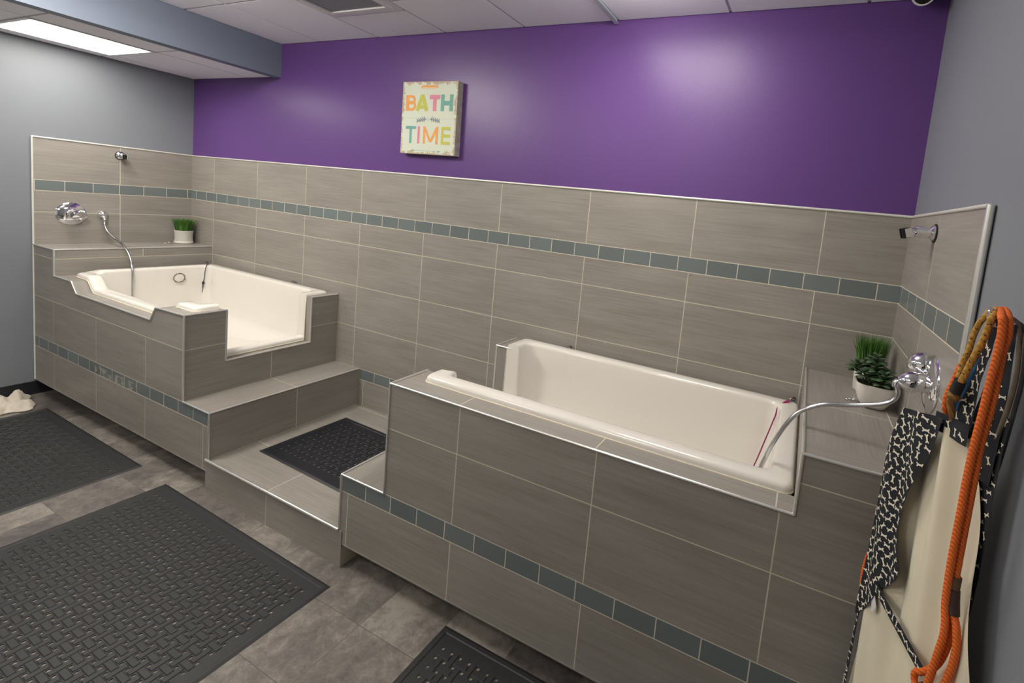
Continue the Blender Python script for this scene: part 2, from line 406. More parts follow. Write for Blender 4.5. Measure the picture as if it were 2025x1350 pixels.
VN = (cxs[2], cxs[3], -.335-.61, -.335)
struct(ceiling_mesh('ceiling', cxs, ysl, ZC, [LA, LB, LD, LE, VN]))
sx = [-.010, .165, .795, 1.112]; sy = [yseq(-.60)]*3
LS = (.165, .795, -1.21, -.60); LS2 = (.165, .795, -.60-.61*5, -.60-.61*4)  # LS2 is unseen, added as fill from the rear soffit
struct(ceiling_mesh('ceiling', sx, sy, ZS, [LS, LS2]))
struct(MB().box((1.112, YB, ZS-.006), (1.205, .010, 2.95)).make('wall_soffit', m_beam))

def ceiling_light(rect, z, label, kind='front', drop=.10):
    x0, x1, y0, y1 = rect
    r = root('ceiling_light', ((x0+x1)/2, (y0+y1)/2, z), label, 'ceiling light', 'ceiling lights')
    mb = MB(); f = .022
    for a, b in (((x0, y0), (x1, y0+f)), ((x0, y1-f), (x1, y1)), ((x0, y0+f), (x0+f, y1-f)), ((x1-f, y0+f), (x1, y1-f))):
        mb.box((a[0], a[1], z-.006), (b[0], b[1], z+.02))
    mb.make('frame', m_white, r)
    if drop:  # lens shaped to hang down so its sides brighten the ceiling
        q = .05; a, b, c, d = x0+f, x1-f, y0+f, y1-f
        MB().add([(a, c, z), (b, c, z), (b, d, z), (a, d, z), (a+q, c+q, z-drop), (b-q, c+q, z-drop), (b-q, d-q, z-drop), (a+q, d-q, z-drop)],
                 [(0, 1, 5, 4), (1, 2, 6, 5), (2, 3, 7, 6), (3, 0, 4, 7), (4, 5, 6, 7)]).make('diffuser', m_diff[kind], r)
    else: MB().box((x0+f, y0+f, z-.002), (x1-f, y1-f, z+.004)).make('diffuser', m_diff[kind], r)
ceiling_light(LS, ZS, 'glowing square light panel set in the lowered soffit at the left', 'soffit', 0)
ceiling_light(LA, ZC, 'glowing square light panel in the main ceiling between soffit and air vent', 'centre')
ceiling_light(LB, ZC, 'glowing square light panel in the ceiling above the right bathtub')
ceiling_light(LS2, ZS, 'added unseen fill light in the lowered soffit at the rear of the room', 'soffit', 0)
ceiling_light(LD, ZC, 'added unseen fill light in the rear ceiling on the right, behind the viewer', 'rear', .11)
ceiling_light(LE, ZC, 'added unseen fill light in the rear ceiling, in line with the air vent', 'rear', .11)

# air vent
r = root('air_vent', ((VN[0]+VN[1])/2, (VN[2]+VN[3])/2, ZC), 'square ceiling air vent with white frame and dark grey filter', 'air vent')
mb = MB(); x0, x1, y0, y1 = VN
for k, (ins, wd, zz) in enumerate(((.006, .030, .004), (.040, .030, .010))):
    a, b, c, d = x0+ins, x1-ins, y0+ins, y1-ins
    for q in (((a, c), (b, c+wd)), ((a, d-wd), (b, d)), ((a, c+wd), (a+wd, d-wd)), ((b-wd, c+wd), (b, d-wd))):
        mb.box((q[0][0], q[0][1], ZC-zz), (q[1][0], q[1][1], ZC+.02))
mb.make('frame', m_white, r)
MB().box((x0+.068, y0+.068, ZC-.001), (x1-.068, y1-.068, ZC+.01)).make('filter', m_filter, r)
# loose grid strip hanging down at the wall
mb = MB(); xs_ = 4.085
mb.prism([(-.9, ZC+.002), (-.012, ZC-.026), (-.012, ZC-.023), (-.9, ZC+.005)], 'X', xs_-.012, xs_+.012)
mb.prism([(-.9, ZC+.005), (-.012, ZC-.023), (-.012, ZC+.004), (-.9, ZC+.03)], 'X', xs_-.001, xs_+.001)
tag(mb.make('ceiling_grid_strip', simple('grid_strip_paint', (.40, .44, .47), rough=.5)), 'loose metal ceiling strip sagging where ceiling meets the purple wall', 'ceiling strip')
# security camera
cc = Vector((5.49, -.10, 2.835))
r = root('security_camera', (5.52, -.05, ZC), 'small dome security camera in the top right ceiling corner', 'security camera')
fwd = (Vector((5.198, -2.46, 1.82))-cc).normalized(); bk = -fwd
MB().lathe([(.036, 0), (.043, .002), (.045, -.006), (.045, -.03), (.040, -.07), (.028, -.09)], cc, fwd, 28).make('housing', m_white, r, True, 40)
MB().lathe([(.037, .001), (.037, .003), (.020, .006), (.004, .008)], cc, fwd, 28).make('lens_window', simple('camera_glass', (.005, .005, .008), rough=.08), r, True, 40)
MB().tube([cc+bk*.05, (5.53, -.05, 2.862)], .02, 12).make('mount', m_white, r, True, 40)

# ------------------------------------------------------------------ tiled surrounds, steps, platform
def prof_front_left():
    return [(.0005, zov), (.0005, 1.145), (.335, 1.145), (.335, .958), (.602, .958), (.676, .883), (1.632, .883), (1.690, .968), (1.994, .976), (1.994, zov)]
YF = -.86
r = root('tub_surround', (1.0, -.5, 0), 'grey tiled surround of the left bathtub with stepped rim and raised ledge', 'tub surround')
MB().prism(prof_front_left(), 'Y', DL, YF, (2, 0, 1)).make('front_panel', [T_frontL, T_deck, T_end], r)
MB().prism([(YF, gtl), (YF, .976), (-.752, .976), (-.752, .655), (-.21, .655), (-.21, .985), (-.0005, .985), (-.0005, gtl)], 'X', 1.895, 1.994, (0, 1, 1)).make('end_panel', [T_end, T_deck], r)
MB().prism([(.0005, zov), (.335, zov), (.335, 1.145), (.0005, 1.145)], 'Y', YF, -.0005, (0, 1, 2)).make('ledge', [T_end, T_frontL, T_shelfL], r)
MB().box((.335, -.045, .6), (1.895, -.0005, .975)).make('back_ledge', T_deck, r)
MB().box((.001, -.865, .0), (1.994, -.80, .119)).make('toe_kick', m_base, r)
mb = MB()
def seg(mb, pts, rr=.0055):
    pts = [(min(max(p[0], rr+.001), W-rr-.001), min(p[1], -rr-.001), p[2]) for p in pts]
    for a, b in zip(pts[:-1], pts[1:]): mb.tube([a, b], rr, 8)
e = DL-.001
seg(mb, [(.001, e, 1.147), (.337, e, 1.147), (.337, e, .960), (.602, e, .960), (.676, e, .885), (1.632, e, .885), (1.690, e, .970), (1.995, e, .978), (1.995, e, .464)])
seg(mb, [(.337, e, 1.147), (.337, 0, 1.147)])
seg(mb, [(1.995, e, .978), (1.995, -.752, .978), (1.995, -.752, .657), (1.995, -.21, .657), (1.995, -.21, .987), (1.995, 0, .987)])
MB().box((.001, e-.0015, zov-.003), (1.994, e+.004, zov+.002)).make('bottom_trim', m_trimd, r)
mb.make('edge_trim', m_trim, r, True, 50)

r = root('tub_surround', (4.5, -.5, 0), 'grey tiled surround of the right bathtub, nearest the camera, ending in a wide ledge', 'tub surround')
MB().prism([(3.613, zov), (3.613, .974), (5.262, .974), (5.262, 1.167), (W-.0005, 1.167), (W-.0005, zov)], 'Y', DL, YF, (2, 0, 1)).make('front_panel', [T_frontR, T_deck, T_end], r)
MB().prism([(YF, gtl), (YF, .974), (-.748, .974), (-.748, .655), (-.204, .655), (-.204, .974), (-.0005, .974), (-.0005, gtl)], 'X', 3.613, 3.712, (0, 1, 1)).make('end_panel', [T_end, T_deck], r)
MB().prism([(5.262, zov), (W-.0005, zov), (W-.0005, 1.167), (5.262, 1.167)], 'Y', YF, -.0005, (0, 1, 2)).make('ledge', [T_end, T_frontR, T_shelfR], r)
MB().box((3.712, -.035, .6), (5.262, -.0005, .972)).make('back_ledge', T_deck, r)
MB().box((3.613, -.865, .0), (W-.001, -.80, .119)).make('toe_kick', m_base, r)
mb = MB()
seg(mb, [(3.612, e, .464), (3.612, e, .976), (5.264, e, .976), (5.264, e, 1.169), (W, e, 1.169)])
seg(mb, [(3.612, e, .976), (3.612, -.748, .976), (3.612, -.748, .657), (3.612, -.204, .657), (3.612, -.204, .976), (3.612, 0, .976)])
seg(mb, [(3.612, -.204, .976), (3.712, -.204, .976)])
seg(mb, [(5.264, e, 1.169), (5.264, 0, 1.169)])
MB().box((3.613, e-.0015, zov-.003), (W-.001, e+.004, zov+.002)).make('bottom_trim', m_trimd, r)
mb.make('edge_trim', m_trim, r, True, 50)

r = root('tiled_step', (2.12, -.5, .185), 'upper grey tiled step below the opening of the left bathtub', 'step')
MB().prism([(1.994, zov), (2.2395, zov), (2.2395, .1855), (2.258, .1855), (2.258, gtl), (1.994, gtl)], 'Y', DL, -.0005, (1, 0, 2)).make('step_block', [T_frontL, T_end, T_step], r)
mb = MB(); seg(mb, [(1.995, e, gtl+.002), (2.259, e, gtl+.002), (2.259, 0, gtl+.002)]); seg(mb, [(2.259, e, gtl), (2.259, e, .187)])
MB().box((1.994, e-.0015, zov-.003), (2.238, e+.004, zov+.002)).make('bottom_trim', m_trimd, r)
mb.make('edge_trim', m_trim, r, True, 50)
MB().box((1.994, -.865, .0), (2.238, -.80, .119)).make('toe_kick', m_base, r)
r = root('tiled_step', (3.48, -.5, .185), 'tiled step with glass tile band at the open end of the right bathtub', 'step')
MB().prism([(3.3605, zov), (3.6125, zov), (3.6125, gtl), (3.339, gtl), (3.339, .1855), (3.3605, .1855)], 'Y', DL, -.0005, (1, 0, 2)).make('step_block', [T_frontR, T_end, T_step], r)
mb = MB(); seg(mb, [(3.612, e, gtl+.002), (3.338, e, gtl+.002), (3.338, 0, gtl+.002)]); seg(mb, [(3.338, e, gtl), (3.338, e, .19)])
MB().box((3.362, e-.0015, zov-.003), (3.612, e+.004, zov+.002)).make('bottom_trim', m_trimd, r)
mb.make('edge_trim', m_trim, r, True, 50)
MB().box((3.362, -.865, .0), (3.613, -.80, .119)).make('toe_kick', m_base, r)
r = root('tiled_platform', (2.8, -.5, 0), 'low grey tiled platform between the two bathtub steps', 'platform')
MB().prism([(2.240, 0), (3.360, 0), (3.360, .185), (2.240, .185)], 'Y', DL-.004, -.0005, (1, 0, 2)).make('platform_block', [T_pfront, T_end, T_plat], r)
mb = MB(); seg(mb, [(2.240, e-.004, .187), (3.338, e-.004, .187)], .0075); mb.make('edge_trim', m_trim, r, True, 50)

# ------------------------------------------------------------------ bathtubs
def bathtub(x0, x1, y0, y1, zf, prof_front, high, end, sill, o0, o1, lab):
    """rounded-rectangle acrylic shell; prof_front(x)->rim height on the front side; end='R' or 'L' has an opening o0..o1 (Y)"""
    rt = root('bathtub', ((x0+x1)/2, (y0+y1)/2, zf-.05), lab, 'bathtub')
    J = .004
    def oh(y):     # rim height around the end opening
        def sm(t): t = max(0, min(1, t)); return t*t*(3-2*t)
        a = sm((y-(o0-J))/(2*J)); b = 1-sm((y-(o1-J))/(2*J))
        return high-(high-sill)*min(a, b)
    nx = 44
    xs = sorted(set([round(x0+.12+(x1-x0-.24)*i/nx, 4) for i in range(nx+1)]))
    jy = []
    for o in (o0, o1):
        for d in (-.03, -.016, -.008, -.004, -.002, 0, .002, .004, .008, .016, .03): jy.append(o+d)
    ys = sorted(jy+[o0+(o1-o0)*i/8 for i in range(1, 8)])
    yl = [y0+.12+(y1-y0-.24)*i/10 for i in range(11)]
    C = 7
    def ring(d, zfun):
        rr = .04+.35*max(0, d-.03) if d < .085 else .04+.35*.055+min(.05, (d-.085)*1.2)
        a, b, c, f = x0+d, x1-d, y0+d, y1-d; out = []
        def cl(v, lo, hi, k, n): return min(max(v, lo+1e-4*k), hi-1e-4*(n-k))
        for k, x in enumerate(xs): out.append((cl(x, a+rr, b-rr, k, len(xs)), c, zfun('F', x)))
        for k in range(1, C): t = -PI/2+PI/2*k/C; out.append((b-rr+rr*math.cos(t), c+rr+rr*math.sin(t), zfun('C', 1)))
        yy = ys if end == 'R' else yl
        for k, y in enumerate(yy): out.append((b, cl(y, c+rr, f-rr, k, len(yy)), zfun('R', y)))
        for k in range(1, C): t = PI/2*k/C; out.append((b-rr+rr*math.cos(t), f-rr+rr*math.sin(t), zfun('C', 2)))
        for k, x in enumerate(xs[::-1]): out.append((min(max(x, a+rr+1e-4*(len(xs)-k)), b-rr-1e-4*k), f, zfun('B', x)))
        for k in range(1, C): t = PI/2+PI/2*k/C; out.append((a+rr+rr*math.cos(t), f-rr+rr*math.sin(t), zfun('C', 3)))
        yy = (yl if end == 'R' else ys)[::-1]
        for k, y in enumerate(yy): out.append((a, min(max(y, c+rr+1e-4*(len(yy)-k)), f-rr-1e-4*k), zfun('L', y)))
        for k in range(1, C): t = PI+PI/2*k/C; out.append((a+rr+rr*math.cos(t), c+rr+rr*math.sin(t), zfun('C', 0)))
        return out
    def H(s, q):
        if s == 'F': return prof_front(q)
        if s == end and end in 'RL' and s != 'C': return oh(q) if (s == 'R' or s == 'L') else high
        if s == 'C': return prof_front(x0+.1) if q == 0 else high
        return high
    wd = .078
    prof = [(0, -.33), (0, -.018), (.003, -.009), (.009, -.003), (.017, 0), (wd-.017, 0), (wd-.008, -.003), (wd-.002, -.010), (wd, -.020)]
    rings = [ring(d, lambda s, q, dz=dz: H(s, q)+dz) for d, dz in prof]
    for d, t in ((wd+.004, .25), (wd+.010, .5), (wd+.016, .75), (wd+.024, .90), (wd+.038, .97), (wd+.06, 1.0)):
        rings.append(ring(d, lambda s, q, t=t: (H(s, q)-.02)*(1-t)+zf*t))
    n = len(rings[0]); v = sum(rings, []); f = []
    for i in range(len(rings)-1):
        for k in range(n):
            j = (k+1) % n; f.append((i*n+k, i*n+j, (i+1)*n+j, (i+1)*n+k))
    base = (len(rings)-1)*n; v.append(((x0+x1)/2, (y0+y1)/2, zf-.006)); c_ = len(v)-1
    for k in range(n): f.append((base+k, base+(k+1) % n, c_))
    mesh_obj('shell', v, f, m_tub, rt, None, True, 62)
    # bead of aged caulk where the rim meets the tiles
    cr = ring(-.001, lambda s, q: H(s, q)-.030)
    cm = MB(); cm.tube(cr+[cr[0]], .0035, 6, caps=False); cm.make('caulk_line', m_caulk, rt, True)
    return rt
def pfL(x):
    hi, lo = .992, .914
    def ramp(a, b, t): return max(0, min(1, (t-a)/(b-a)))
    h = hi-(hi-lo)*ramp(.615, .695, x)
    if x > 1.2: h = lo+(1.004-lo)*ramp(1.665, 1.745, x)
    return h
tubL = bathtub(.415, 1.935, -.893, -.030, .60, pfL, 1.004, 'R', .690, -.760, -.2145, 'cream white bathtub on the left with dipped front rim and end opening')
tubR = bathtub(3.690, 5.257, -.862, -.022, .60, lambda x: 1.004, 1.004, 'L', .690, -.756, -.211, 'cream white bathtub on the right with level rim, nearest the camera')
MB().lathe([(.038, 0), (.038, .004), (.030, .007), (.010, .008)], (.512, -.32, .915), (1, 0, 0), 24).make('overflow_cover', m_tub, tubL, True, 40); ovc = [o for o in tubL.children if o.name.startswith('overflow_cover')][0]
mb = MB(); mb.tube([(.518, -.32+.038*math.cos(t*PI/12), .915+.036*math.sin(t*PI/12)) for t in range(25)], [.0022+.0016*abs(math.sin(t*.9)) for t in range(25)], 6, caps=False)
mb.make('rust_ring', m_rust, ovc, True)

# ------------------------------------------------------------------ rubber mats
def rubber_mat(x0, x1, y0, y1, z, rot, pitch, mat, label, group=None, drop=True):
    cx, cy = (x0+x1)/2, (y0+y1)/2; hx, hy = (x1-x0)/2, (y1-y0)/2
    r = root('rubber_mat', (cx, cy, z), label, 'floor mat', group); r['_base'] = (0, 0, 0)
    mb = MB(); b = .045; T = .0065
    nx = int((2*hx-2*b)/pitch); ny = int((2*hy-2*b)/pitch)
    gx, gy = nx*pitch/2, ny*pitch/2
    # sloped border ring
    R = [[(-hx, -hy, .001), (hx, -hy, .001), (hx, hy, .001), (-hx, hy, .001)],
         [(-hx+.012, -hy+.012, T), (hx-.012, -hy+.012, T), (hx-.012, hy-.012, T), (-hx+.012, hy-.012, T)],
         [(-hx+.026, -hy+.026, T), (hx-.026, -hy+.026, T), (hx-.026, hy-.026, T), (-hx+.026, hy-.026, T)],
         [(-hx+.030, -hy+.030, T-.003), (hx-.030, -hy+.030, T-.003), (hx-.030, hy-.030, T-.003), (-hx+.030, hy-.030, T-.003)],
         [(-gx, -gy, T-.003), (gx, -gy, T-.003), (gx, gy, T-.003), (-gx, gy, T-.003)]]
    v = sum(R, []); f = []
    for i in range(4):
        for k in range(4): j = (k+1) % 4; f.append((i*4+k, i*4+j, i*4+4+j, i*4+4+k))
    mb.add(v, f)
    hr = .0068; z1 = T-.003
    for i in range(nx):
        for j in range(ny):
            X, Y = -gx+(i+.5)*pitch, -gy+(j+.5)*pitch; h = pitch/2
            sq = [(X+h, Y), (X+h, Y+h), (X, Y+h), (X-h, Y+h), (X-h, Y), (X-h, Y-h), (X, Y-h), (X+h, Y-h)]
            cir = [(X+hr*math.cos(k*PI/4), Y+hr*math.sin(k*PI/4)) for k in range(8)]
            v = [(p[0], p[1], z1) for p in sq]+[(p[0], p[1], z1) for p in cir]+[(p[0], p[1], .0005) for p in cir]
            f = []
            for k in range(8):
                q = (k+1) % 8; f.append((k, q, 8+q, 8+k)); f.append((8+k, 8+q, 16+q, 16+k))
            mb.add(v, f)
            # woven raised bars between the holes, alternating direction
            cxb, cyb = X+h, Y+h
            if i < nx-1 and j < ny-1:
                L_, W_ = (pitch*.70, pitch*.27) if (i+j) % 2 == 0 else (pitch*.27, pitch*.70)
                t0, t1 = z1, T-.0002
                a = [(cxb-L_, cyb-W_), (cxb+L_, cyb-W_), (cxb+L_, cyb+W_), (cxb-L_, cyb+W_)]
                s = .0025
                bq = [(cxb-L_+s, cyb-W_+s), (cxb+L_-s, cyb-W_+s), (cxb+L_-s, cyb+W_-s), (cxb-L_+s, cyb+W_-s)]
                mb.add([(p[0], p[1], t0) for p in a]+[(p[0], p[1], t1) for p in bq],
                       [(0, 1, 5, 4), (1, 2, 6, 5), (2, 3, 7, 6), (3, 0, 4, 7), (4, 5, 6, 7)])
    o = mb.make('mat_body', mat, r)
    r.rotation_euler = (0, 0, rot)
    return r
rubber_mat(2.0, 3.42, -2.0, -1.06, 0, math.radians(-.8), .0435, m_mat, 'large black rubber drainage mat on the floor in front of the platform', 'black rubber drainage mats')
rubber_mat(.36, 1.70, -1.95, -1.025, 0, math.radians(-.5), .0435, m_mat, 'black rubber drainage mat on the floor in front of the left bathtub', 'black rubber drainage mats')
rubber_mat(4.005, 5.40, -1.88, -.965, 0, 0, .0435, m_mat, 'black rubber drainage mat cut by the bottom edge, below the right bathtub', 'black rubber drainage mats')
rubber_mat(2.375, 3.27, -.775, -.205, .1852, math.radians(-1.5), .044, m_mat2, 'small blue-black rubber mat lying on the raised tiled platform', 'black rubber drainage mats')

# ------------------------------------------------------------------ towel
random.seed(3)
r = None
mb = MB(); n1, n2 = 30, 30; v = []; f = []
for i in range(n1+1):
    for j in range(n2+1):
        u, w_ = i/n1, j/n2
        x = .015+.30*u+.02*math.sin(w_*9)*u; y = -1.30+.285*w_-.05*u*w_+.012*math.sin(u*11)
        edge = min(1, min(u, 1-u, w_, 1-w_)*6)
        z = .004+edge*(.042+.022*math.sin(u*13+w_*5)+.016*math.sin(w_*21-u*7)+.010*math.sin(u*37+w_*29))*(1.2-.6*u)
        v.append((x, y, max(.003, z)))
for i in range(n1):
    for j in range(n2): a = i*(n2+1)+j; f.append((a, a+n2+1, a+n2+2, a+1))
tw = mesh_obj('towel', v, f, m_towel, None, None, True)
md = tw.modifiers.new('thick', 'SOLIDIFY'); md.thickness = .004; md.offset = 1
tag(tw, 'crumpled white cloth lying on the floor by the left wall', 'towel')

# ------------------------------------------------------------------ sign
SX0, SZ1 = 2.572, 2.539; th = math.radians(.9); SW, SH, SD = .469, .470, .038
r = root('canvas_sign', (SX0+SW/2, .010, 2.3), 'square distressed canvas sign reading BATH TIME on the purple wall', 'sign')
def sp(s, t, d=0):     # sign coordinates, s right, t down, in metres
    return (SX0+s*math.cos(th)+t*math.sin(th), -SD-d, SZ1+s*math.sin(th)-t*math.cos(th)-s*math.sin(th)*.9)
def sgn(name, mb2d, mats):
    pass
def canvasmat():
    m, nt, b = newmat('distressed_canvas'); N = nt.nodes; L = nt.links
    geo = N.new('ShaderNodeNewGeometry')
    n = N.new('ShaderNodeTexNoise'); n.inputs['Scale'].default_value = 26; n.inputs['Detail'].default_value = 8; n.inputs['Roughness'].default_value = .7; L.new(geo.outputs['Position'], n.inputs['Vector'])
    sep = N.new('ShaderNodeSeparateXYZ'); L.new(geo.outputs['Position'], sep.inputs[0])
    def mt(op, a, b_=None, c=None):
        q = N.new('ShaderNodeMath'); q.operation = op
        for i, x in enumerate((a, b_, c)):
            if x is None: continue
            if isinstance(x, (int, float)): q.inputs[i].default_value = x
            else: L.new(x, q.inputs[i])
        return q.outputs[0]
    dx = mt('ABSOLUTE', mt('SUBTRACT', sep.outputs[0], SX0+SW/2+.004)); dz = mt('ABSOLUTE', mt('SUBTRACT', sep.outputs[2], SZ1-SH/2))
    ed = mt('MAXIMUM', dx, dz)
    wr_ = mt('MULTIPLY', mt('SUBTRACT', ed, .195), 7.0)
    k = mt('GREATER_THAN', mt('ADD', n.outputs['Fac'], mt('MAXIMUM', wr_, -.6)), .70)
    n2 = N.new('ShaderNodeTexNoise'); n2.inputs['Scale'].default_value = 5; L.new(geo.outputs['Position'], n2.inputs['Vector'])
    a = N.new('ShaderNodeMix'); a.data_type = 'RGBA'; a.inputs[6].default_value = (.60, .68, .58, 1); a.inputs[7].default_value = (.64, .64, .50, 1); L.new(n2.outputs['Fac'], a.inputs[0])
    c = N.new('ShaderNodeMix'); c.data_type = 'RGBA'; c.inputs[7].default_value = (.42, .29, .17, 1); L.new(a.outputs[2], c.inputs[6]); L.new(mt('MULTIPLY', k, .8), c.inputs[0])
    # faint plank seams
    sm = mt('LESS_THAN', mt('ABSOLUTE', mt('SUBTRACT', mt('FRACT', mt('DIVIDE', mt('SUBTRACT', sep.outputs[2], 2.18), .244)), .5)), .004)
    d = N.new('ShaderNodeMix'); d.data_type = 'RGBA'; d.inputs[7].default_value = (.38, .40, .34, 1); L.new(c.outputs[2], d.inputs[6]); L.new(mt('MULTIPLY', sm, .6), d.inputs[0])
    L.new(d.outputs[2], b.inputs['Base Color']); b.inputs['Roughness'].default_value = .6
    return m
m_canvas = canvasmat(); m_edge = simple('canvas_edge', (.30, .28, .25), rough=.7, noise=.5, nscale=35)
v = [sp(0, 0), sp(SW, 0), sp(SW, SH), sp(0, SH)]; v += [(p[0], .0095, p[2]) for p in v]
cv = mesh_obj('canvas', v, [(3, 2, 1, 0), (4, 5, 6, 7), (0, 1, 5, 4), (1, 2, 6, 5), (2, 3, 7, 6), (3, 0, 4, 7)], [m_canvas, m_edge], r, [0, 1, 1, 1, 1, 1])
def col(n, c): return simple(n, c, rough=.6, noise=.12, nscale=60)
MO, ML_, MP, MT_ = col('print_orange', (.78, .33, .07)), col('print_lime', (.50, .50, .06)), col('print_pink', (.66, .22, .30)), col('print_teal', (.13, .36, .31)); MS = col('print_slate', (.17, .22, .25))
lm = [MO, ML_, MP, MT_, MS]
def stroke(mb, pts, wd, mi, d=.0008):
    pts = [Vector((p[0]*SW, p[1]*SH)) for p in pts]; Lp = []; Rp = []
    for i, p in enumerate(pts):
        a = pts[i]-pts[i-1] if i > 0 else pts[1]-pts[0]; b = pts[i+1]-pts[i] if i < len(pts)-1 else a
        a = a.normalized(); b = b.normalized(); n = Vector((-a.y-b.y, a.x+b.x)).normalized(); k = 1/max(.5, n.dot(Vector((-a.y, a.x))))
        Lp.append(p+n*wd/2*k); Rp.append(p-n*wd/2*k)
    v = [sp(q.x, q.y, d) for q in Lp]+[sp(q.x, q.y, d) for q in Rp]; n = len(pts)
    mb.add(v, [(i, i+1, n+i+1, n+i) for i in range(n-1)], mi)
t0, t1 = .183, .402; wd = .028
def arc(cx, cy, rx, ry, a0, a1, n=10): return [(cx+rx*math.cos(math.radians(a0+(a1-a0)*i/n)), cy+ry*math.sin(math.radians(a0+(a1-a0)*i/n))) for i in range(n+1)]
h_ = wd/2/SH; hw = wd/2/SW
mb = MB()
stroke(mb, [(.10, t0), (.10, t1)], wd, 0)
stroke(mb, [(.08, t0+h_-.010)]+arc(.178, t0+h_+.036, .052, .046, -90, 90)+[(.08, t0+h_+.082)], wd*.62, 0, .001)
stroke(mb, [(.08, t1-h_-.088)]+arc(.186, t1-h_-.039, .056, .049, -90, 90)+[(.08, t1-h_+.010)], wd*.62, 0, .0012)
mb.make('letter', lm, cv); mb = MB()
stroke(mb, [(.285, t1), (.375, t0)], wd, 1); stroke(mb, [(.465, t1), (.375, t0)], wd, 1, .001); stroke(mb, [(.32, t1-.055), (.43, t1-.055)], wd*.75, 1, .0012)
mb.make('letter', lm, cv); mb = MB()
stroke(mb, [(.51, t0+h_), (.70, t0+h_)], wd, 2); stroke(mb, [(.605, t0), (.605, t1)], wd, 2, .001)
mb.make('letter', lm, cv); mb = MB()
stroke(mb, [(.745, t0-.005), (.745, t1)], wd, 3); stroke(mb, [(.90, t0-.005), (.90, t1)], wd, 3); stroke(mb, [(.745, .295), (.90, .295)], wd, 3, .001)
mb.make('letter', lm, cv); mb = MB()
t0, t1 = .615, .855; w2 = .019; h_ = w2/2/SH
stroke(mb, [(.09, t0+h_), (.285, t0+h_)], w2, 3); stroke(mb, [(.185, t0), (.185, t1)], w2, 3, .001)
mb.make('letter', lm, cv); mb = MB()
stroke(mb, [(.335, t0), (.335, t1)], w2, 2)
mb.make('letter', lm, cv); mb = MB()
stroke(mb, [(.44, t1), (.44, t0)], w2*.9, 0); stroke(mb, [(.44, t0+.01), (.555, t1-.03)], w2*.9, 0, .001); stroke(mb, [(.67, t0+.01), (.555, t1-.03)], w2*.9, 0, .0012); stroke(mb, [(.67, t1), (.67, t0)], w2*.9, 0, .0014)
mb.make('letter', lm, cv); mb = MB()
stroke(mb, [(.77, t0), (.77, t1)], w2, 1)
for t in (t0+h_, (t0+t1)/2, t1-h_): stroke(mb, [(.76, t), (.91, t)], w2, 1, .001)
mb.make('letter', lm, cv)
mb = MB(); stroke(mb, [(.36, .092), (.362, .072), (.375, .064), (.625, .064), (.638, .072), (.64, .092)], .010, 0); stroke(mb, [(.385, .086), (.615, .086)], .010, 5, .0006)
mb.make('handle_print', lm+[simple('print_pale_orange', (.75, .50, .28), rough=.6)], cv)
mb = MB()
for sgn_ in (-1, 1):
    stroke(mb, [(.5+sgn_*.0, .528), (.5+sgn_*.06, .515), (.5+sgn_*.2, .545)], .002, 4)
    for k in range(5):
        bx = .5+sgn_*(.050+.033*k); by = .514+.006*k
        for s2 in (-1, 1):
            ex, ey = bx+sgn_*.024, by+s2*(.034-.002*k)
            pts = [(bx, by), ((bx+ex)/2+sgn_*.006, (by+ey)/2-.004*s2), (ex, ey)]
            stroke(mb, pts, .0058, 4, .001)
mb.make('leaf_print', lm, cv)
mb = MB(); stroke(mb, [(.23, .952), (.74, .955)], .0016, 3); stroke(mb, [(.70, .943), (.745, .955), (.70, .967)], .004, 3, .001)
for k in range(3): stroke(mb, [(.215+.018*k, .94), (.23+.018*k, .952), (.215+.018*k, .964)], .002, 3, .001)
mb.make('arrow_print', lm, cv)

# ------------------------------------------------------------------ shower fittings
def holder(org, ax, side, label):
    r = root('shower_holder', org, label, 'shower bracket'); A = Vector(ax); o = Vector(org)
    MB().lathe([(.031, 0), (.033, .002), (.033, .005), (.027, .006)], o, A, 28).make('gasket', m_black, r, True, 40)
    MB().lathe([(.028, .005), (.028, .009), (.022, .014), (.0165, .018), (.0165, .040), (.0205, .041), (.0215, .058), (.017, .062)], o, A, 28).make('arm', m_chrome, r, True, 40)
    c = o+A*.064; d = (A*.93+Vector((0, -.20, -.30))).normalized()
    MB().tube([c-d*.006, c+d*.004, c+d*.014], [.011, .012, .008], 14).make('ball_joint', m_chrome, r, True, 40)
    s_ = d.cross(Vector((0, 0, 1))).normalized(); t_ = s_.cross(d); p = c+d*.012
    def blk(mb, a0, a1, b0, b1, c0, c1):
        v = [p+d*a+s_*b+t_*q for q in (c0, c1) for (a, b) in ((a0, b0), (a1, b0), (a1, b1), (a0, b1))]
        mb.add(v, [(0, 3, 2, 1), (4, 5, 6, 7), (0, 1, 5, 4), (1, 2, 6, 5), (2, 3, 7, 6), (3, 0, 4, 7)])
    mb = MB(); blk(mb, 0, .006, -.017, .017, -.016, .016); blk(mb, .006, .022, -.017, -.012, -.016, .016); blk(mb, .006, .022, .012, .017, -.016, .016)
    cl = mb.make('clip', m_chrome, r)
    mb = MB(); blk(mb, .006, .010, -.012, .012, -.0175, .0175); blk(mb, .010, .030, -.0125, -.0085, -.0175, .0175); blk(mb, .010, .030, .0085, .0125, -.0175, .0175)
    mb.make('clip_liner', m_black, cl)
holder((0, -.492, 1.860), (1, 0, 0), 1, 'chrome hand shower bracket on tiled left wall')
holder((W, -.480, 1.860), (-1, 0, 0), 1, 'chrome hand shower bracket with black clip on tiled right wall')

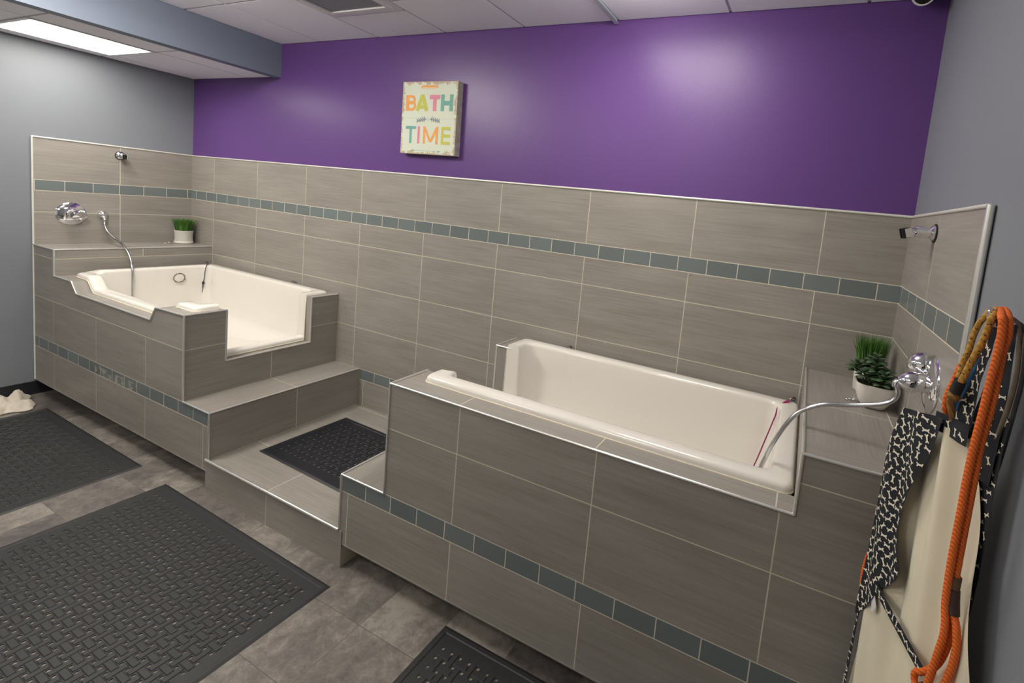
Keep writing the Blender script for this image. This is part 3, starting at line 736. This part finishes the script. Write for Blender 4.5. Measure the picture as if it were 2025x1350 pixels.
def valve(org, ax, label, lever):
    r = root('shower_valve', org, label, 'shower valve'); A = Vector(ax); o = Vector(org)
    MB().lathe([(.086, 0), (.087, .003), (.083, .008), (.066, .015), (.045, .020), (.034, .022)], o, A, 44).make('plate', m_chrome, r, True, 30)
    if lever:
        MB().lathe([(.034, .018), (.034, .050), (.037, .052), (.037, .066), (.030, .080), (.012, .088)], o, A, 32).make('hub', m_chrome, r, True, 30)
        c = o+A*.060
        MB().tube(catmull([c+Vector((0, .030, .026)), c+Vector((.016, .052, .018)), c+Vector((.018, .058, -.012)), c+Vector((.008, .040, -.034)), c+Vector((0, .022, -.034))], 5), .0085, 12).make('lever', m_chrome, r, True, 40)
    else:
        MB().lathe([(.029, .012), (.029, .040), (.032, .042), (.032, .060), (.028, .070), (.020, .082), (.011, .090)], o, (-1, 0, -.12), 36).make('hub', m_chrome, r, True, 30)
    return r
valve((0, -.774, 1.378), (1, 0, 0), 'round chrome shower valve on tiled wall above the left bathtub', True)
valve((W, -.765, 1.402), (-1, 0, 0), 'round chrome shower valve on tiled wall above the right bathtub', False)

def hose(name, fit, pts, label, org, segs=10, rr=.0078):
    r = root(name, org, label, 'shower hose')
    fit(r)
    P_ = catmull(pts, segs); 
    # ribbed metal sleeve: radius alternates ring by ring
    L_ = [0]
    for a, b in zip(P_[:-1], P_[1:]): L_.append(L_[-1]+(b-a).length)
    tot = L_[-1]; n = int(tot/.0022); Q = []; k = 0
    for i in range(n+1):
        s = tot*i/n
        while k < len(L_)-2 and L_[k+1] < s: k += 1
        t = (s-L_[k])/max(1e-9, L_[k+1]-L_[k]); Q.append(P_[k].lerp(P_[k+1], t))
    MB().tube(Q, [rr if i % 2 else rr*.86 for i in range(len(Q))], 10).make('hose', m_hose, r, True)
def fitL(r):
    MB().lathe([(.030, 0), (.032, .004), (.030, .016), (.022, .030), (.012, .038)], (0, -.598, 1.378), (1, 0, 0), 24).make('outlet', m_chrome, r, True, 40)
    MB().tube([(.024, -.598, 1.372), (.036, -.598, 1.352), (.042, -.598, 1.325)], [.013, .013, .009], 14).make('nut', m_chrome, r, True, 40)
hose('shower_hose', fitL, [(.042, -.598, 1.328), (.05, -.602, 1.30), (.09, -.598, 1.248), (.17, -.586, 1.205), (.27, -.590, 1.182), (.36, -.598, 1.154), (.44, -.602, 1.098), (.500, -.612, 1.034), (.522, -.616, .958), (.53, -.619, .83), (.54, -.62, .745), (.56, -.62, .64)],
     'silver metal hose hanging from the left wall into the left bathtub', (0, -.598, 1.378))
def fitR(r):
    MB().lathe([(.041, .0), (.040, .008), (.033, .024), (.020, .037), (.005, .043)], (5.574, -.700, 1.440), (-1, -.15, .0), 32).make('diverter_knob', m_chrome, r, True, 30)
    MB().tube([(5.572, -.700, 1.440), (W-.001, -.700, 1.440)], .012, 16).make('diverter_stem', m_chrome, r, True, 40)
    MB().tube([(5.506, -.765, 1.392), (5.500, -.765, 1.384), (5.500, -.765, 1.372)], [.0095, .0105, .010], 14).make('nut', m_chrome, r, True, 40)
hose('shower_hose', fitR, [(5.502, -.765, 1.378), (5.510, -.765, 1.352), (5.500, -.762, 1.325), (5.468, -.76, 1.303), (5.387, -.75, 1.275), (5.310, -.75, 1.256), (5.250, -.75, 1.220), (5.215, -.75, 1.173), (5.177, -.74, 1.082), (5.150, -.73, .991), (5.125, -.72, .90), (5.05, -.68, .72)],
     'silver ribbed metal hose arching from right wall into the right bathtub', (W, -.80, 1.405))

# ------------------------------------------------------------------ screw eyes and tethers
def screw_eye(x, z, label):
    r = root('screw_eye', (x, 0, z), label, 'screw eye', 'screw eyes along the back wall')
    MB().tube([(x, .0, z), (x, -.022, z)], .0022, 8).make('shank', m_dark, r, True)
    MB().tube([(x+.010*math.cos(t*PI/8)*.8, -.030+.008*math.cos(t*PI/8), z+.009*math.sin(t*PI/8)+.002) for t in range(17)], .0024, 8, caps=False).make('ring', simple('dark_steel', (.10, .10, .10), rough=.4, metal=.8), r, True)
screw_eye(1.508, 1.004, 'small dark screw eye in back wall over the middle of the left bathtub')
screw_eye(.235, .998, 'small screw eye in back wall corner behind the left bathtub')
screw_eye(4.000, 1.004, 'dark screw eye in back wall near the open end of the right bathtub')
screw_eye(5.228, 1.010, 'screw eye at the corner of right bathtub and ledge, holding magenta lead')
r = root('tether_cord', (.25, -.02, 1.0), 'thin dark knotted cord hanging over back corner of the left bathtub', 'tether cord')
c1 = catmull([(.240, -.03, 1.000), (.30, -.05, 1.008), (.345, -.09, 1.010), (.44, -.118, 1.003), (.447, -.14, .95), (.440, -.145, .87), (.432, -.15, .85)], 6)
c1 = catmull([(.240, -.03, 1.000), (.36, -.05, 1.010), (.462, -.09, 1.011), (.506, -.124, 1.004), (.522, -.140, .97), (.520, -.146, .90), (.515, -.150, .858)], 6)
MB().tube(c1, .0028, 8).make('upper_cord', m_purplecord, r, True)
MB().lathe([(.004, -.011), (.009, -.006), (.010, 0), (.009, .006), (.004, .011)], (.515, -.150, .856), (0, 0, 1), 10).make('knot', m_purplecord, r, True)
mb = MB(); mb.tube([(.515+.007*math.sin(t*PI/6), -.152, .832+.018*math.cos(t*PI/6)) for t in range(13)], .0022, 6, caps=False)
mb.tube([(.514, -.152, .815), (.508, -.155, .76), (.500, -.16, .70), (.50, -.17, .64)], .0024, 8)
mb.make('lower_cord', m_purplecord, r, True)
r = root('nylon_lead', (5.228, -.03, 1.01), 'flat magenta nylon lead clipped at the corner of the right bathtub', 'lead')
mb = MB(); rib = catmull([(5.212, -.045, 1.010), (5.196, -.085, 1.009), (5.172, -.112, .985), (5.160, -.124, .945), (5.146, -.132, .885), (5.128, -.14, .81), (5.108, -.146, .725), (5.09, -.15, .66)], 8)
for i in range(len(rib)-1):
    def wdt(k):
        t = k/(len(rib)-1); return .013 if t < .28 else max(.0042, .013-(t-.28)*.06)
    a, b = rib[i], rib[i+1]; ax_ = Vector((.75, .55, .1)).normalized(); nn = Vector((0, -.001, .0006))
    mb.add([a-ax_*wdt(i)+nn, a+ax_*wdt(i)+nn, b+ax_*wdt(i+1)+nn, b-ax_*wdt(i+1)+nn, a-ax_*wdt(i)-nn, a+ax_*wdt(i)-nn, b+ax_*wdt(i+1)-nn, b-ax_*wdt(i+1)-nn],
           [(0, 1, 2, 3), (7, 6, 5, 4), (0, 3, 7, 4), (1, 5, 6, 2)])
mb.make('ribbon', m_magenta, r)
MB().tube([(5.212+.0, -.045, 1.012), (5.219, -.038, 1.016), (5.226, -.032, 1.014)], .003, 8).make('clip', m_hose, r, True)

# ------------------------------------------------------------------ plants
def grass(mb, c, rad, h, n, mi=0, spread=1.0, seed=1):
    rnd = random.Random(seed)
    for _ in range(n):
        a = rnd.random()*2*PI; q = math.sqrt(rnd.random())*rad*.85
        b = Vector((c[0]+q*math.cos(a), c[1]+q*math.sin(a), c[2])); hh = h*(.72+.36*rnd.random())
        lean = Vector((math.cos(a), math.sin(a), 0))*(q/rad)*hh*.33*spread+Vector((rnd.uniform(-1, 1), rnd.uniform(-1, 1), 0))*hh*.09
        t = Vector((-math.sin(a+rnd.uniform(-1, 1)), math.cos(a+rnd.uniform(-1, 1)), 0)).normalized()*.0016
        m_ = b+lean*.35+Vector((0, 0, hh*.6)); e_ = b+lean+Vector((0, 0, hh))
        mb.add([b-t, b+t, m_+t*.9, m_-t*.9, e_], [(0, 1, 2, 3), (3, 2, 4)], mi if rnd.random() < .65 else 1-mi)
pc = (.088, -.095)
r = root('potted_grass', (*pc, 1.145), 'small green faux grass in pale round pot on the left ledge', 'potted plant')
MB().lathe([(.060, 0), (.067, .004), (.068, .014), (.066, .022)], (*pc, 1.1455), n=36).make('pot_foot', m_potb, r, True, 40)
pt_ = MB().lathe([(.064, .022), (.062, .050), (.064, .085), (.067, .116), (.062, .117), (.060, .104)], (*pc, 1.1455), n=36).make('pot', m_pot2, r, True, 50)
MB().lathe([(.058, .100), (.060, .108), (.03, .109)], (*pc, 1.1455), n=24).make('soil', m_soil, pt_)
mb = MB(); grass(mb, (pc[0], pc[1], 1.248), .060, .118, 1100, 0, 1.35, 5); mb.make('grass', [m_grass, m_grassd], r)
pc2 = (5.500, -.17)
r = root('potted_grass', (*pc2, 1.167), 'tall faux grass in white pot behind the succulent on the right ledge', 'potted plant')
pt_ = MB().lathe([(.045, 0), (.050, .004), (.054, .085), (.050, .086), (.048, .075)], (*pc2, 1.1675), n=32).make('pot', m_pot, r, True, 50)
MB().lathe([(.047, .070), (.048, .078), (.03, .079)], (*pc2, 1.1675), n=24).make('soil', m_soil, pt_)
mb = MB(); grass(mb, (pc2[0], pc2[1], 1.243), .050, .165, 1000, 0, .75, 9); mb.make('grass', [m_grass, m_grassd], r)
pc3 = (5.505, -.36)
r = root('potted_succulent', (*pc3, 1.167), 'dark green succulent in square white ceramic bowl on the right ledge', 'potted plant')
pt_ = MB().lathe([(.030, 0), (.040, .003), (.056, .030), (.067, .065), (.071, .095), (.066, .096), (.060, .080)], (*pc3, 1.1675), n=48, sq=4).make('pot', m_pot, r, True, 60)
MB().lathe([(.060, .076), (.062, .084), (.03, .088)], (*pc3, 1.1675), n=24, sq=4).make('soil', m_soil, pt_)
rnd = random.Random(11); mb = MB()
def leaf(mb, b, d, up, L_, W_):
    d = d.normalized(); s = d.cross(up).normalized(); n = s.cross(d).normalized(); rows_ = []
    prof_ = [(0, .16), (.25, .62), (.55, 1.0), (.8, .85), (.95, .45), (1.0, .12)]
    for t, w_ in prof_:
        c = b+d*L_*t+n*(L_*.16*math.sin(t*PI*.9)); hw_ = W_*w_
        rows_.append([c-s*hw_, c+n*-.0035*w_, c+s*hw_, c+n*.0045*w_])
    v = sum(rows_, []); f = []
    for i in range(len(rows_)-1):
        for k in range(4): j = (k+1) % 4; f.append((i*4+k, i*4+j, i*4+4+j, i*4+4+k))
    f.append((0, 3, 2, 1)); k = (len(rows_)-1)*4; f.append((k, k+1, k+2, k+3)); mb.add(v, f)
stems = []
for i in range(11):
    a = i*2.4; q = math.sqrt((i+.5)/11)
    stems.append(Vector((pc3[0]+q*.060*math.cos(a)-.014, pc3[1]+q*.066*math.sin(a), 1.288+.050*(1-q)+rnd.uniform(-.010, .010))))
stems += [Vector((pc3[0]-.012, pc3[1]-.012, 1.352)), Vector((pc3[0]-.070, pc3[1]-.015, 1.318)), Vector((pc3[0]+.015, pc3[1]-.055, 1.300))]
ms = MB()
for tip in stems:
    bse = Vector((pc3[0]+(tip.x-pc3[0])*.5, pc3[1]+(tip.y-pc3[1])*.5, 1.25)); ms.tube([bse, bse.lerp(tip, .5)+Vector((0, 0, .004)), tip], .003, 6)
    for lev in range(3):
        nl = (5, 4, 3)[lev]
        for k in range(nl):
            a = 2*PI*k/nl+lev*.9+rnd.random()*.5; el = .10+.38*lev
            d = Vector((math.cos(a)*math.cos(el), math.sin(a)*math.cos(el), math.sin(el)))
            p_ = tip+Vector((0, 0, -.012+.008*lev))
            if (p_+d*.045).x > W-.004: continue
            leaf(mb, p_, d, Vector((0, 0, 1)), .046-.007*lev, .0145-.002*lev)
ms.make('stems', simple('stem_green', (.10, .13, .05), rough=.6), r, True); mb.make('leaves', m_succ, r, True, 60)

# small wire clips lying on the ledges
def clip_(org, label, a=0.):
    r = root('metal_clip', org, label, 'metal clip'); o = Vector(org); ca, sa = math.cos(a), math.sin(a)
    def R(x, y, z): return o+Vector((x*ca-y*sa, x*sa+y*ca, z))
    MB().tube([R(-.018+.011*math.cos(t*PI/8), .008*math.sin(t*PI/8), .004) for t in range(17)], .002, 8, caps=False).make('ring', m_hose, r, True)
    MB().tube([R(-.006, 0, .005), R(.006, 0, .009), R(.016, .002, .006), R(.034, .004, .004)], [.003, .005, .004, .003], 10).make('snap', m_hose, r, True)
    MB().tube([R(.002, 0, .009), R(.002, .001, .018)], .002, 8).make('thumb_pin', m_hose, r, True)
clip_((5.440, -.352, 1.168), 'small silver snap clip lying beside the succulent bowl', -.1)
clip_((.10, -.21, 1.1465), 'tiny metal clip lying beside the pale round pot on left ledge', 1.4)

# ------------------------------------------------------------------ hook with apron and leashes
r = root('wall_hook', (W+.010, -1.33, 1.69), 'small chrome hook on grey wall holding the leashes and apron', 'hook')
MB().lathe([(.016, 0), (.017, .003), (.012, .008)], (W+.010, -1.170, 1.680), (-1, 0, 0), 20).make('hook_plate', m_chrome, r, True, 40)
MB().tube(catmull([(W+.004, -1.170, 1.680), (W-.016, -1.230, 1.672), (W-.050, -1.320, 1.678), (W-.070, -1.368, 1.690), (W-.076, -1.378, 1.706), (W-.074, -1.376, 1.716)], 6), .004, 10).make('hook_arm', m_chrome, r, True, 40)

def rope(mb, pts, rr, mi=0, tw=0.0): mb.tube(catmull(pts, 6), rr, 10, mi)
r = root('rope_leash', (5.53, -1.35, 1.69), 'long orange rope leash looped double and hanging in front of the apron', 'leash', 'rope leashes on the hook')
mb = MB()
rope(mb, [(5.556, -1.300, 1.690), (5.548, -1.345, 1.712), (5.541, -1.395, 1.702), (5.543, -1.399, 1.673), (5.541, -1.396, 1.639), (5.541, -1.395, 1.600), (5.541, -1.394, 1.560), (5.540, -1.392, 1.520), (5.538, -1.386, 1.460), (5.538, -1.386, 1.400), (5.538, -1.386, 1.340), (5.538, -1.386, 1.270), (5.538, -1.387, 1.202), (5.538, -1.389, 1.165), (5.542, -1.398, 1.129), (5.546, -1.409, 1.110), (5.549, -1.416, 1.080), (5.549, -1.417, 1.045), (5.547, -1.412, 1.010), (5.543, -1.403, .970), (5.530, -1.38, .92)], .0069)
rope(mb, [(5.552, -1.300, 1.688), (5.540, -1.350, 1.712), (5.529, -1.402, 1.703), (5.530, -1.407, 1.693), (5.531, -1.408, 1.663), (5.530, -1.407, 1.622), (5.529, -1.403, 1.582), (5.528, -1.400, 1.529), (5.526, -1.395, 1.460), (5.525, -1.393, 1.390), (5.525, -1.394, 1.330), (5.525, -1.393, 1.260), (5.526, -1.393, 1.187), (5.527, -1.397, 1.141), (5.530, -1.405, 1.105), (5.530, -1.406, 1.075), (5.528, -1.402, 1.038), (5.526, -1.395, .990), (5.524, -1.388, .945), (5.520, -1.375, .90)], .0069)
rope(mb, [(5.540, -1.392, 1.145), (5.541, -1.395, 1.105), (5.542, -1.397, 1.070), (5.539, -1.390, 1.026), (5.534, -1.374, .987), (5.526, -1.353, .955), (5.520, -1.336, .935), (5.519, -1.331, .918), (5.524, -1.344, .905), (5.535, -1.375, .915)], .0068)
rope(mb, [(5.490, -1.125, 1.09), (5.468, -1.090, 1.045), (5.452, -1.070, .995), (5.448, -1.060, .940), (5.449, -1.062, .895), (5.458, -1.078, .862), (5.480, -1.110, .85)], .0066)
mb.make('rope', m_orange, r, True)
MB().tube([(5.5375, -1.388, 1.170), (5.5385, -1.391, 1.150), (5.541, -1.397, 1.126)], [.0115, .0118, .0115], 16).make('leather_stopper', m_leather, r, True, 40); stp = [o for o in r.children if o.name.startswith('leather_stopper')][0]
MB().tube([(5.538, -1.387, 1.196), (5.5375, -1.388, 1.172)], .0105, 12).make('leather_tab', simple('worn_leather', (.10, .06, .035), rough=.8, noise=.4, nscale=90), stp, True, 40)
MB().tube([(5.527, -1.355, .926), (5.540, -1.392, .930)], .0085, 12).make('leather_wrap', m_leather, r, True, 40)
r = root('rope_leash', (5.52, -1.36, 1.69), 'yellow rope leash with dark flecks and a short black sleeve on the hook', 'leash', 'rope leashes on the hook')
mb = MB()
rope(mb, [(5.550, -1.290, 1.692), (5.532, -1.330, 1.706), (5.522, -1.345, 1.696), (5.518, -1.330, 1.676), (5.515, -1.321, 1.647), (5.514, -1.317, 1.622), (5.511, -1.308, 1.596), (5.510, -1.304, 1.569), (5.508, -1.300, 1.545)], .0056)
rope(mb, [(5.550, -1.292, 1.695), (5.535, -1.350, 1.712), (5.522, -1.384, 1.704), (5.520, -1.378, 1.685), (5.518, -1.372, 1.657), (5.515, -1.364, 1.633), (5.511, -1.351, 1.603), (5.508, -1.343, 1.577), (5.505, -1.334, 1.555)], .0062)
mb.make('rope', m_yellow, r, True)
mb = MB(); rope(mb, [(5.507, -1.304, 1.545), (5.508, -1.301, 1.522), (5.506, -1.293, 1.507), (5.510, -1.287, 1.490), (5.518, -1.279, 1.470), (5.524, -1.276, 1.448), (5.528, -1.274, 1.42)], .0075)
mb.lathe([(.005, -.012), (.012, -.006), (.012, .006), (.005, .012)], (5.505, -1.310, 1.522), (0, .5, 1), 12)
mb.make('knotted_end', ropemat('worn_yellow_rope', (.16, .085, .02), (.30, .15, .04), 60), r, True)
MB().tube([(5.505, -1.333, 1.560), (5.502, -1.325, 1.533)], .0105, 16).make('black_sleeve', m_black, r, True, 40)
r = root('rope_leash', (5.515, -1.25, 1.45), 'thin orange rope end emerging left of the yellow knot, behind the apron top', 'leash', 'rope leashes on the hook')
mb = MB(); rope(mb, [(5.520, -1.268, 1.580), (5.515, -1.254, 1.537), (5.511, -1.243, 1.498), (5.514, -1.236, 1.470), (5.522, -1.232, 1.448)], .0062); mb.make('rope', m_orange, r, True)
r = root('rope_leash', (5.55, -1.27, 1.69), 'blue rope leash hanging behind the yellow one on the hook', 'leash', 'rope leashes on the hook')
mb = MB(); rope(mb, [(5.556, -1.290, 1.690), (5.544, -1.296, 1.655), (5.542, -1.290, 1.614), (5.538, -1.273, 1.581), (5.534, -1.257, 1.538), (5.530, -1.243, 1.487), (5.530, -1.240, 1.455), (5.530, -1.238, 1.41)], .0072)
rope(mb, [(5.560, -1.296, 1.690), (5.548, -1.306, 1.655), (5.546, -1.302, 1.614), (5.542, -1.286, 1.581), (5.538, -1.271, 1.538), (5.534, -1.258, 1.487), (5.534, -1.254, 1.455), (5.534, -1.252, 1.41)], .0072)
mb.make('rope', m_bluerope, r, True)
r = root('rope_leash', (5.57, -1.36, 1.69), 'dark mottled cord leash hanging nearest the grey wall', 'leash', 'rope leashes on the hook')
mb = MB(); rope(mb, [(5.560, -1.318, 1.700), (5.568, -1.362, 1.690), (5.569, -1.380, 1.645), (5.570, -1.386, 1.595), (5.569, -1.380, 1.540), (5.567, -1.366, 1.478), (5.566, -1.350, 1.43), (5.570, -1.33, 1.36), (5.575, -1.31, 1.30)], .0042)
rope(mb, [(5.565, -1.322, 1.698), (5.574, -1.372, 1.685), (5.576, -1.388, 1.640), (5.577, -1.392, 1.590), (5.577, -1.384, 1.530), (5.578, -1.370, 1.460), (5.582, -1.345, 1.40), (5.588, -1.31, 1.35)], .0036, 1)
mb.make('rope', [m_tan, m_dark], r, True)

# apron: vertical sheets in the hanging plane A, s = metres along A from P0
PA0 = Vector((5.43, -1.0, 0)); PAd = (Vector((5.57, -1.42, 0))-PA0).normalized(); PAn = Vector((PAd.y, -PAd.x, 0))
if PAn.dot(Vector((5.198, -2.46, 0))-PA0) < 0: PAn = -PAn
def S_(p): return (Vector((p[0], p[1], 0))-PA0).dot(PAd)
def sheet(left, right, fold, off, nz=60, ns=16):
    """left/right: lists of (s, z) from top down; fold(s,z) extra offset along the normal towards the room"""
    def at(pl, z):
        if z >= pl[0][1]: return pl[0][0]
        for a, b in zip(pl[:-1], pl[1:]):
            if b[1] <= z <= a[1]:
                t = (a[1]-z)/max(1e-9, a[1]-b[1]); return a[0]+(b[0]-a[0])*t
        return pl[-1][0]
    v = []; f = []
    for i in range(nz+1):
        t = i/nz; zl = left[0][1]+(left[-1][1]-left[0][1])*t; zr = right[0][1]+(right[-1][1]-right[0][1])*t; a, b = at(left, zl), at(right, zr)
        for j in range(ns+1):
            u = j/ns; s = a+(b-a)*u; zc = zl+(zr-zl)*u
            p = PA0+PAd*s+PAn*(off+fold(s, zc)); v.append((p.x, p.y, zc))
    for i in range(nz):
        for j in range(ns): k = i*(ns+1)+j; f.append((k, k+1, k+ns+2, k+ns+1))
    return v, f, at
def bones(left, right, at, fold, off, step=.021, seed=2, sc=1.0):
    rnd = random.Random(seed); v = []; f = []
    zt_, zb_ = max(left[0][1], right[0][1]), min(left[-1][1], right[-1][1]); z = zt_-.008; row = 0
    while z > zb_+.004:
        a, b = at(left, z), at(right, z); s = a+.004+(row % 2)*step*.5
        while s < b-.003:
            u_ = (s-a)/max(1e-6, b-a); ztop = left[0][1]+(right[0][1]-left[0][1])*u_; zbot = left[-1][1]+(right[-1][1]-left[-1][1])*u_
            if z > ztop-.007 or z < zbot+.005: s += step; continue
            ang = rnd.choice([0, 90, 45, -45, 20, -70])+rnd.uniform(-15, 15); ca, sa = math.cos(math.radians(ang)), math.sin(math.radians(ang))
            L_, w_ = .0066*sc, .0019*sc; k = .0034*sc
            out = [(-L_, 0), (-L_-k*.7, -k*.9), (-L_-k*.1, -k*1.35), (-L_+k*.75, -w_), (L_-k*.75, -w_), (L_+k*.1, -k*1.35), (L_+k*.7, -k*.9), (L_, 0), (L_+k*.7, k*.9), (L_+k*.1, k*1.35), (L_-k*.75, w_), (-L_+k*.75, w_), (-L_-k*.1, k*1.35), (-L_-k*.7, k*.9)]
            js, jz = s+rnd.uniform(-.003, .003), z+rnd.uniform(-.003, .003); n0 = len(v); ok = True; vv = []
            for (x, y) in out:
                ss_, zz = js+x*ca-y*sa, jz+x*sa+y*ca
                A_, B_ = at(left, zz), at(right, zz)
                ss_ = min(max(ss_, A_+.0005), B_-.0005); zz = min(max(zz, zb_), zt_)
                p = PA0+PAd*ss_+PAn*(off+fold(ss_, zz)+.0012); vv.append((p.x, p.y, zz))
            v += vv; n0 = len(v)-14
            f += [(n0+0, n0+1, n0+2, n0+3), (n0+0, n0+3, n0+11), (n0+0, n0+11, n0+12, n0+13), (n0+3, n0+4, n0+10, n0+11), (n0+7, n0+4, n0+5, n0+6), (n0+7, n0+10, n0+4), (n0+7, n0+8, n0+9, n0+10)]
            s += step
        z -= step*.86; row += 1
    return v, f
ap = root('apron', (5.55, -1.25, 1.69), 'hanging apron in black cotton printed with cream bones and cream lining', 'apron')
def fold1(s, z): return .006*math.sin(s*60+z*3)+.003*math.sin(s*130-z*9)
def cloth(name, left, right, fold, off, printed, step=.021, ns=16, nz=60, seed=2, sc=1.0):
    v, f, at = sheet(left, right, fold, off, nz, ns); mi = [0]*len(f)
    if printed:
        bv, bf = bones(left, right, at, fold, off, step, seed, sc); n = len(v); v = v+bv; f = f+[tuple(i+n for i in q) for q in bf]; mi += [1]*len(bf)
        o = mesh_obj(name, v, f, [m_navy, m_bone], ap, mi, True)
    else: o = mesh_obj(name, v, f, [m_cream], ap, mi, True)
    return o
sA = lambda x, y: S_((x, y))
s_main = {k: sA(*p) for k, p in dict(tl=(5.475, -1.135), l2=(5.461, -1.092), l3=(5.457, -1.081), l4=(5.456, -1.078), l5=(5.451, -1.064), r5=(5.576, -1.438), r4=(5.563, -1.398), r3=(5.551, -1.364), r2=(5.539, -1.326), c1=(5.519, -1.266)).items()}
foldc = lambda s, z: .009*math.sin((s-.1)*42)+.005*math.sin(s*90+z*5)-.004*math.sin(z*6)
cloth('lining', [(s_main['c1']-.050, 1.440), (s_main['c1']-.10, 1.34), (.150, 1.20), (.10, 1.0), (s_main['l4'], .835), (s_main['l5']-.002, .60), (.05, .45)],
      [(s_main['r2']+.001, 1.446), (s_main['r3']-.010, 1.372), (s_main['r4'], 1.223), (s_main['r5'], 1.038), (.475, .80), (.485, .45)], foldc, 0.0, False, ns=40, nz=80)
cloth('printed_front', [(s_main['tl'], 1.424), (s_main['l2'], 1.282), (s_main['l3'], .95), (s_main['l4'], .845), (s_main['l4']+.002, .832)],
      [(sA(5.522, -1.273), 1.462), (sA(5.517, -1.262), 1.420), (sA(5.508, -1.233), 1.331), (sA(5.494, -1.193), 1.201), (sA(5.494, -1.193), 1.151), (sA(5.505, -1.225), 1.075), (sA(5.503, -1.22), 1.045), (sA(5.484, -1.162), .975), (sA(5.477, -1.142), .923), (s_main['l4']+.006, .832)],
      lambda s, z: .004*math.sin(s*70+z*4), .018, True, .0240, 26, 90, 4, 1.12)
cloth('printed_hem', [(s_main['l4']-.003, .84), (s_main['l5']-.004, .60), (.045, .45)], [(s_main['l4']+.005, .84), (s_main['l5']+.012, .60), (.066, .45)], lambda s, z: .0, .010, True, .014, 6, 30, 8, .8)
cloth('printed_yoke', [(.250, 1.464), (.250, 1.424)], [(.352, 1.476), (.352, 1.432)], lambda s, z: .002*math.sin(s*80), .010, True, .024, 14, 14, 5, 1.05)
cloth('neck_strap', [(.346, 1.700), (.337, 1.649), (.332, 1.606), (.326, 1.572), (.317, 1.539), (.307, 1.504), (.303, 1.472), (.295, 1.440)], [(.368, 1.705), (.367, 1.668), (.363, 1.628), (.358, 1.587), (.353, 1.566), (.351, 1.537), (.347, 1.488), (.347, 1.447)],
      lambda s, z: .003*math.sin(s*110+z*8), .004, True, .021, 10, 40, 6, 1.0)
cloth('strap_back', [(.362, 1.690), (.345, 1.58), (.325, 1.50), (.320, 1.38)], [(.392, 1.690), (.398, 1.58), (.400, 1.50), (.395, 1.38)], lambda s, z: .002*math.sin(s*90), -.010, True, .030, 8, 30, 9, .9)
cloth('printed_side', [(.352, 1.515), (.355, 1.452), (.35, 1.372), (.36, 1.31), (.375, 1.20), (.395, 1.12)], [(.415, 1.520), (.408, 1.452), (.408, 1.372), (.408, 1.31), (.410, 1.20), (.405, 1.12)],
      lambda s, z: .002*math.sin(s*110), -.016, True, .024, 10, 50, 7, .9)
# tie strap: slanting strip on top of the lining
def strip(name, p0, p1, w_, off, seed):
    a, b = Vector(p0), Vector(p1); d = (b-a).normalized(); n_ = Vector((-d.y, d.x)); v = []; f = []; N_ = 16
    for i in range(N_+1):
        c = a.lerp(b, i/N_)
        for k in (-1, 0, 1): q = c+n_*w_*k; p = PA0+PAd*q.x+PAn*off; v.append((p.x, p.y, q.y))
    for i in range(N_):
        for k in range(2): f.append((i*3+k, i*3+k+1, i*3+k+4, i*3+k+3))
    mi = [0]*len(f); rnd = random.Random(seed); L_ = (b-a).length; t = .010
    while t < L_-.006:
        c = a+d*t+n_*rnd.uniform(-.5, .5)*w_*.6; ang = rnd.uniform(0, 180); ca, sa = math.cos(math.radians(ang)), math.sin(math.radians(ang)); out = []
        for (x, y) in [(-.007, 0), (-.009, -.0027), (-.007, -.004), (-.0048, -.0016), (.0048, -.0016), (.007, -.004), (.009, -.0027), (.007, 0), (.009, .0027), (.007, .004), (.0048, .0016), (-.0048, .0016), (-.007, .004), (-.009, .0027)]:
            q = c+Vector((x*ca-y*sa, x*sa+y*ca)); dd = max(-w_, min(w_, (q-c).dot(n_)+(c-a).dot(n_))); 
            al = (q-a).dot(d); q = a+d*al+n_*dd
            p = PA0+PAd*q.x+PAn*(off+.0010); out.append((p.x, p.y, q.y))
        n0 = len(v); v += out
        qf = [(0, 1, 2, 3), (0, 3, 11), (0, 11, 12, 13), (3, 4, 10, 11), (7, 4, 5, 6), (7, 10, 4), (7, 8, 9, 10)]
        f += [tuple(i+n0 for i in q) for q in qf]; mi += [1]*7; t += .016
    mesh_obj(name, v, f, [m_navy, m_bone], ap, mi, True)
strip('waist_tie', (sA(5.480, -1.150), .972), (sA(5.546, -1.349), .955), .0120, .024, 3)
v = []; c = (sA(5.474, -1.135), .93)
lab = [(c[0]-.004, .935), (c[0]+.018, .945), (c[0]+.030, .925), (c[0]+.020, .905), (c[0]+.010, .897), (c[0]+.010, .915)]
vv = []
for s, z in lab:
    p = PA0+PAd*s+PAn*.020; vv.append((p.x, p.y, z))
mesh_obj('care_label', vv, [(0, 1, 2, 5), (5, 2, 3, 4)], m_label, ap)

for o in bpy.data.objects:
    if '_base' in o.keys(): del o['_base']
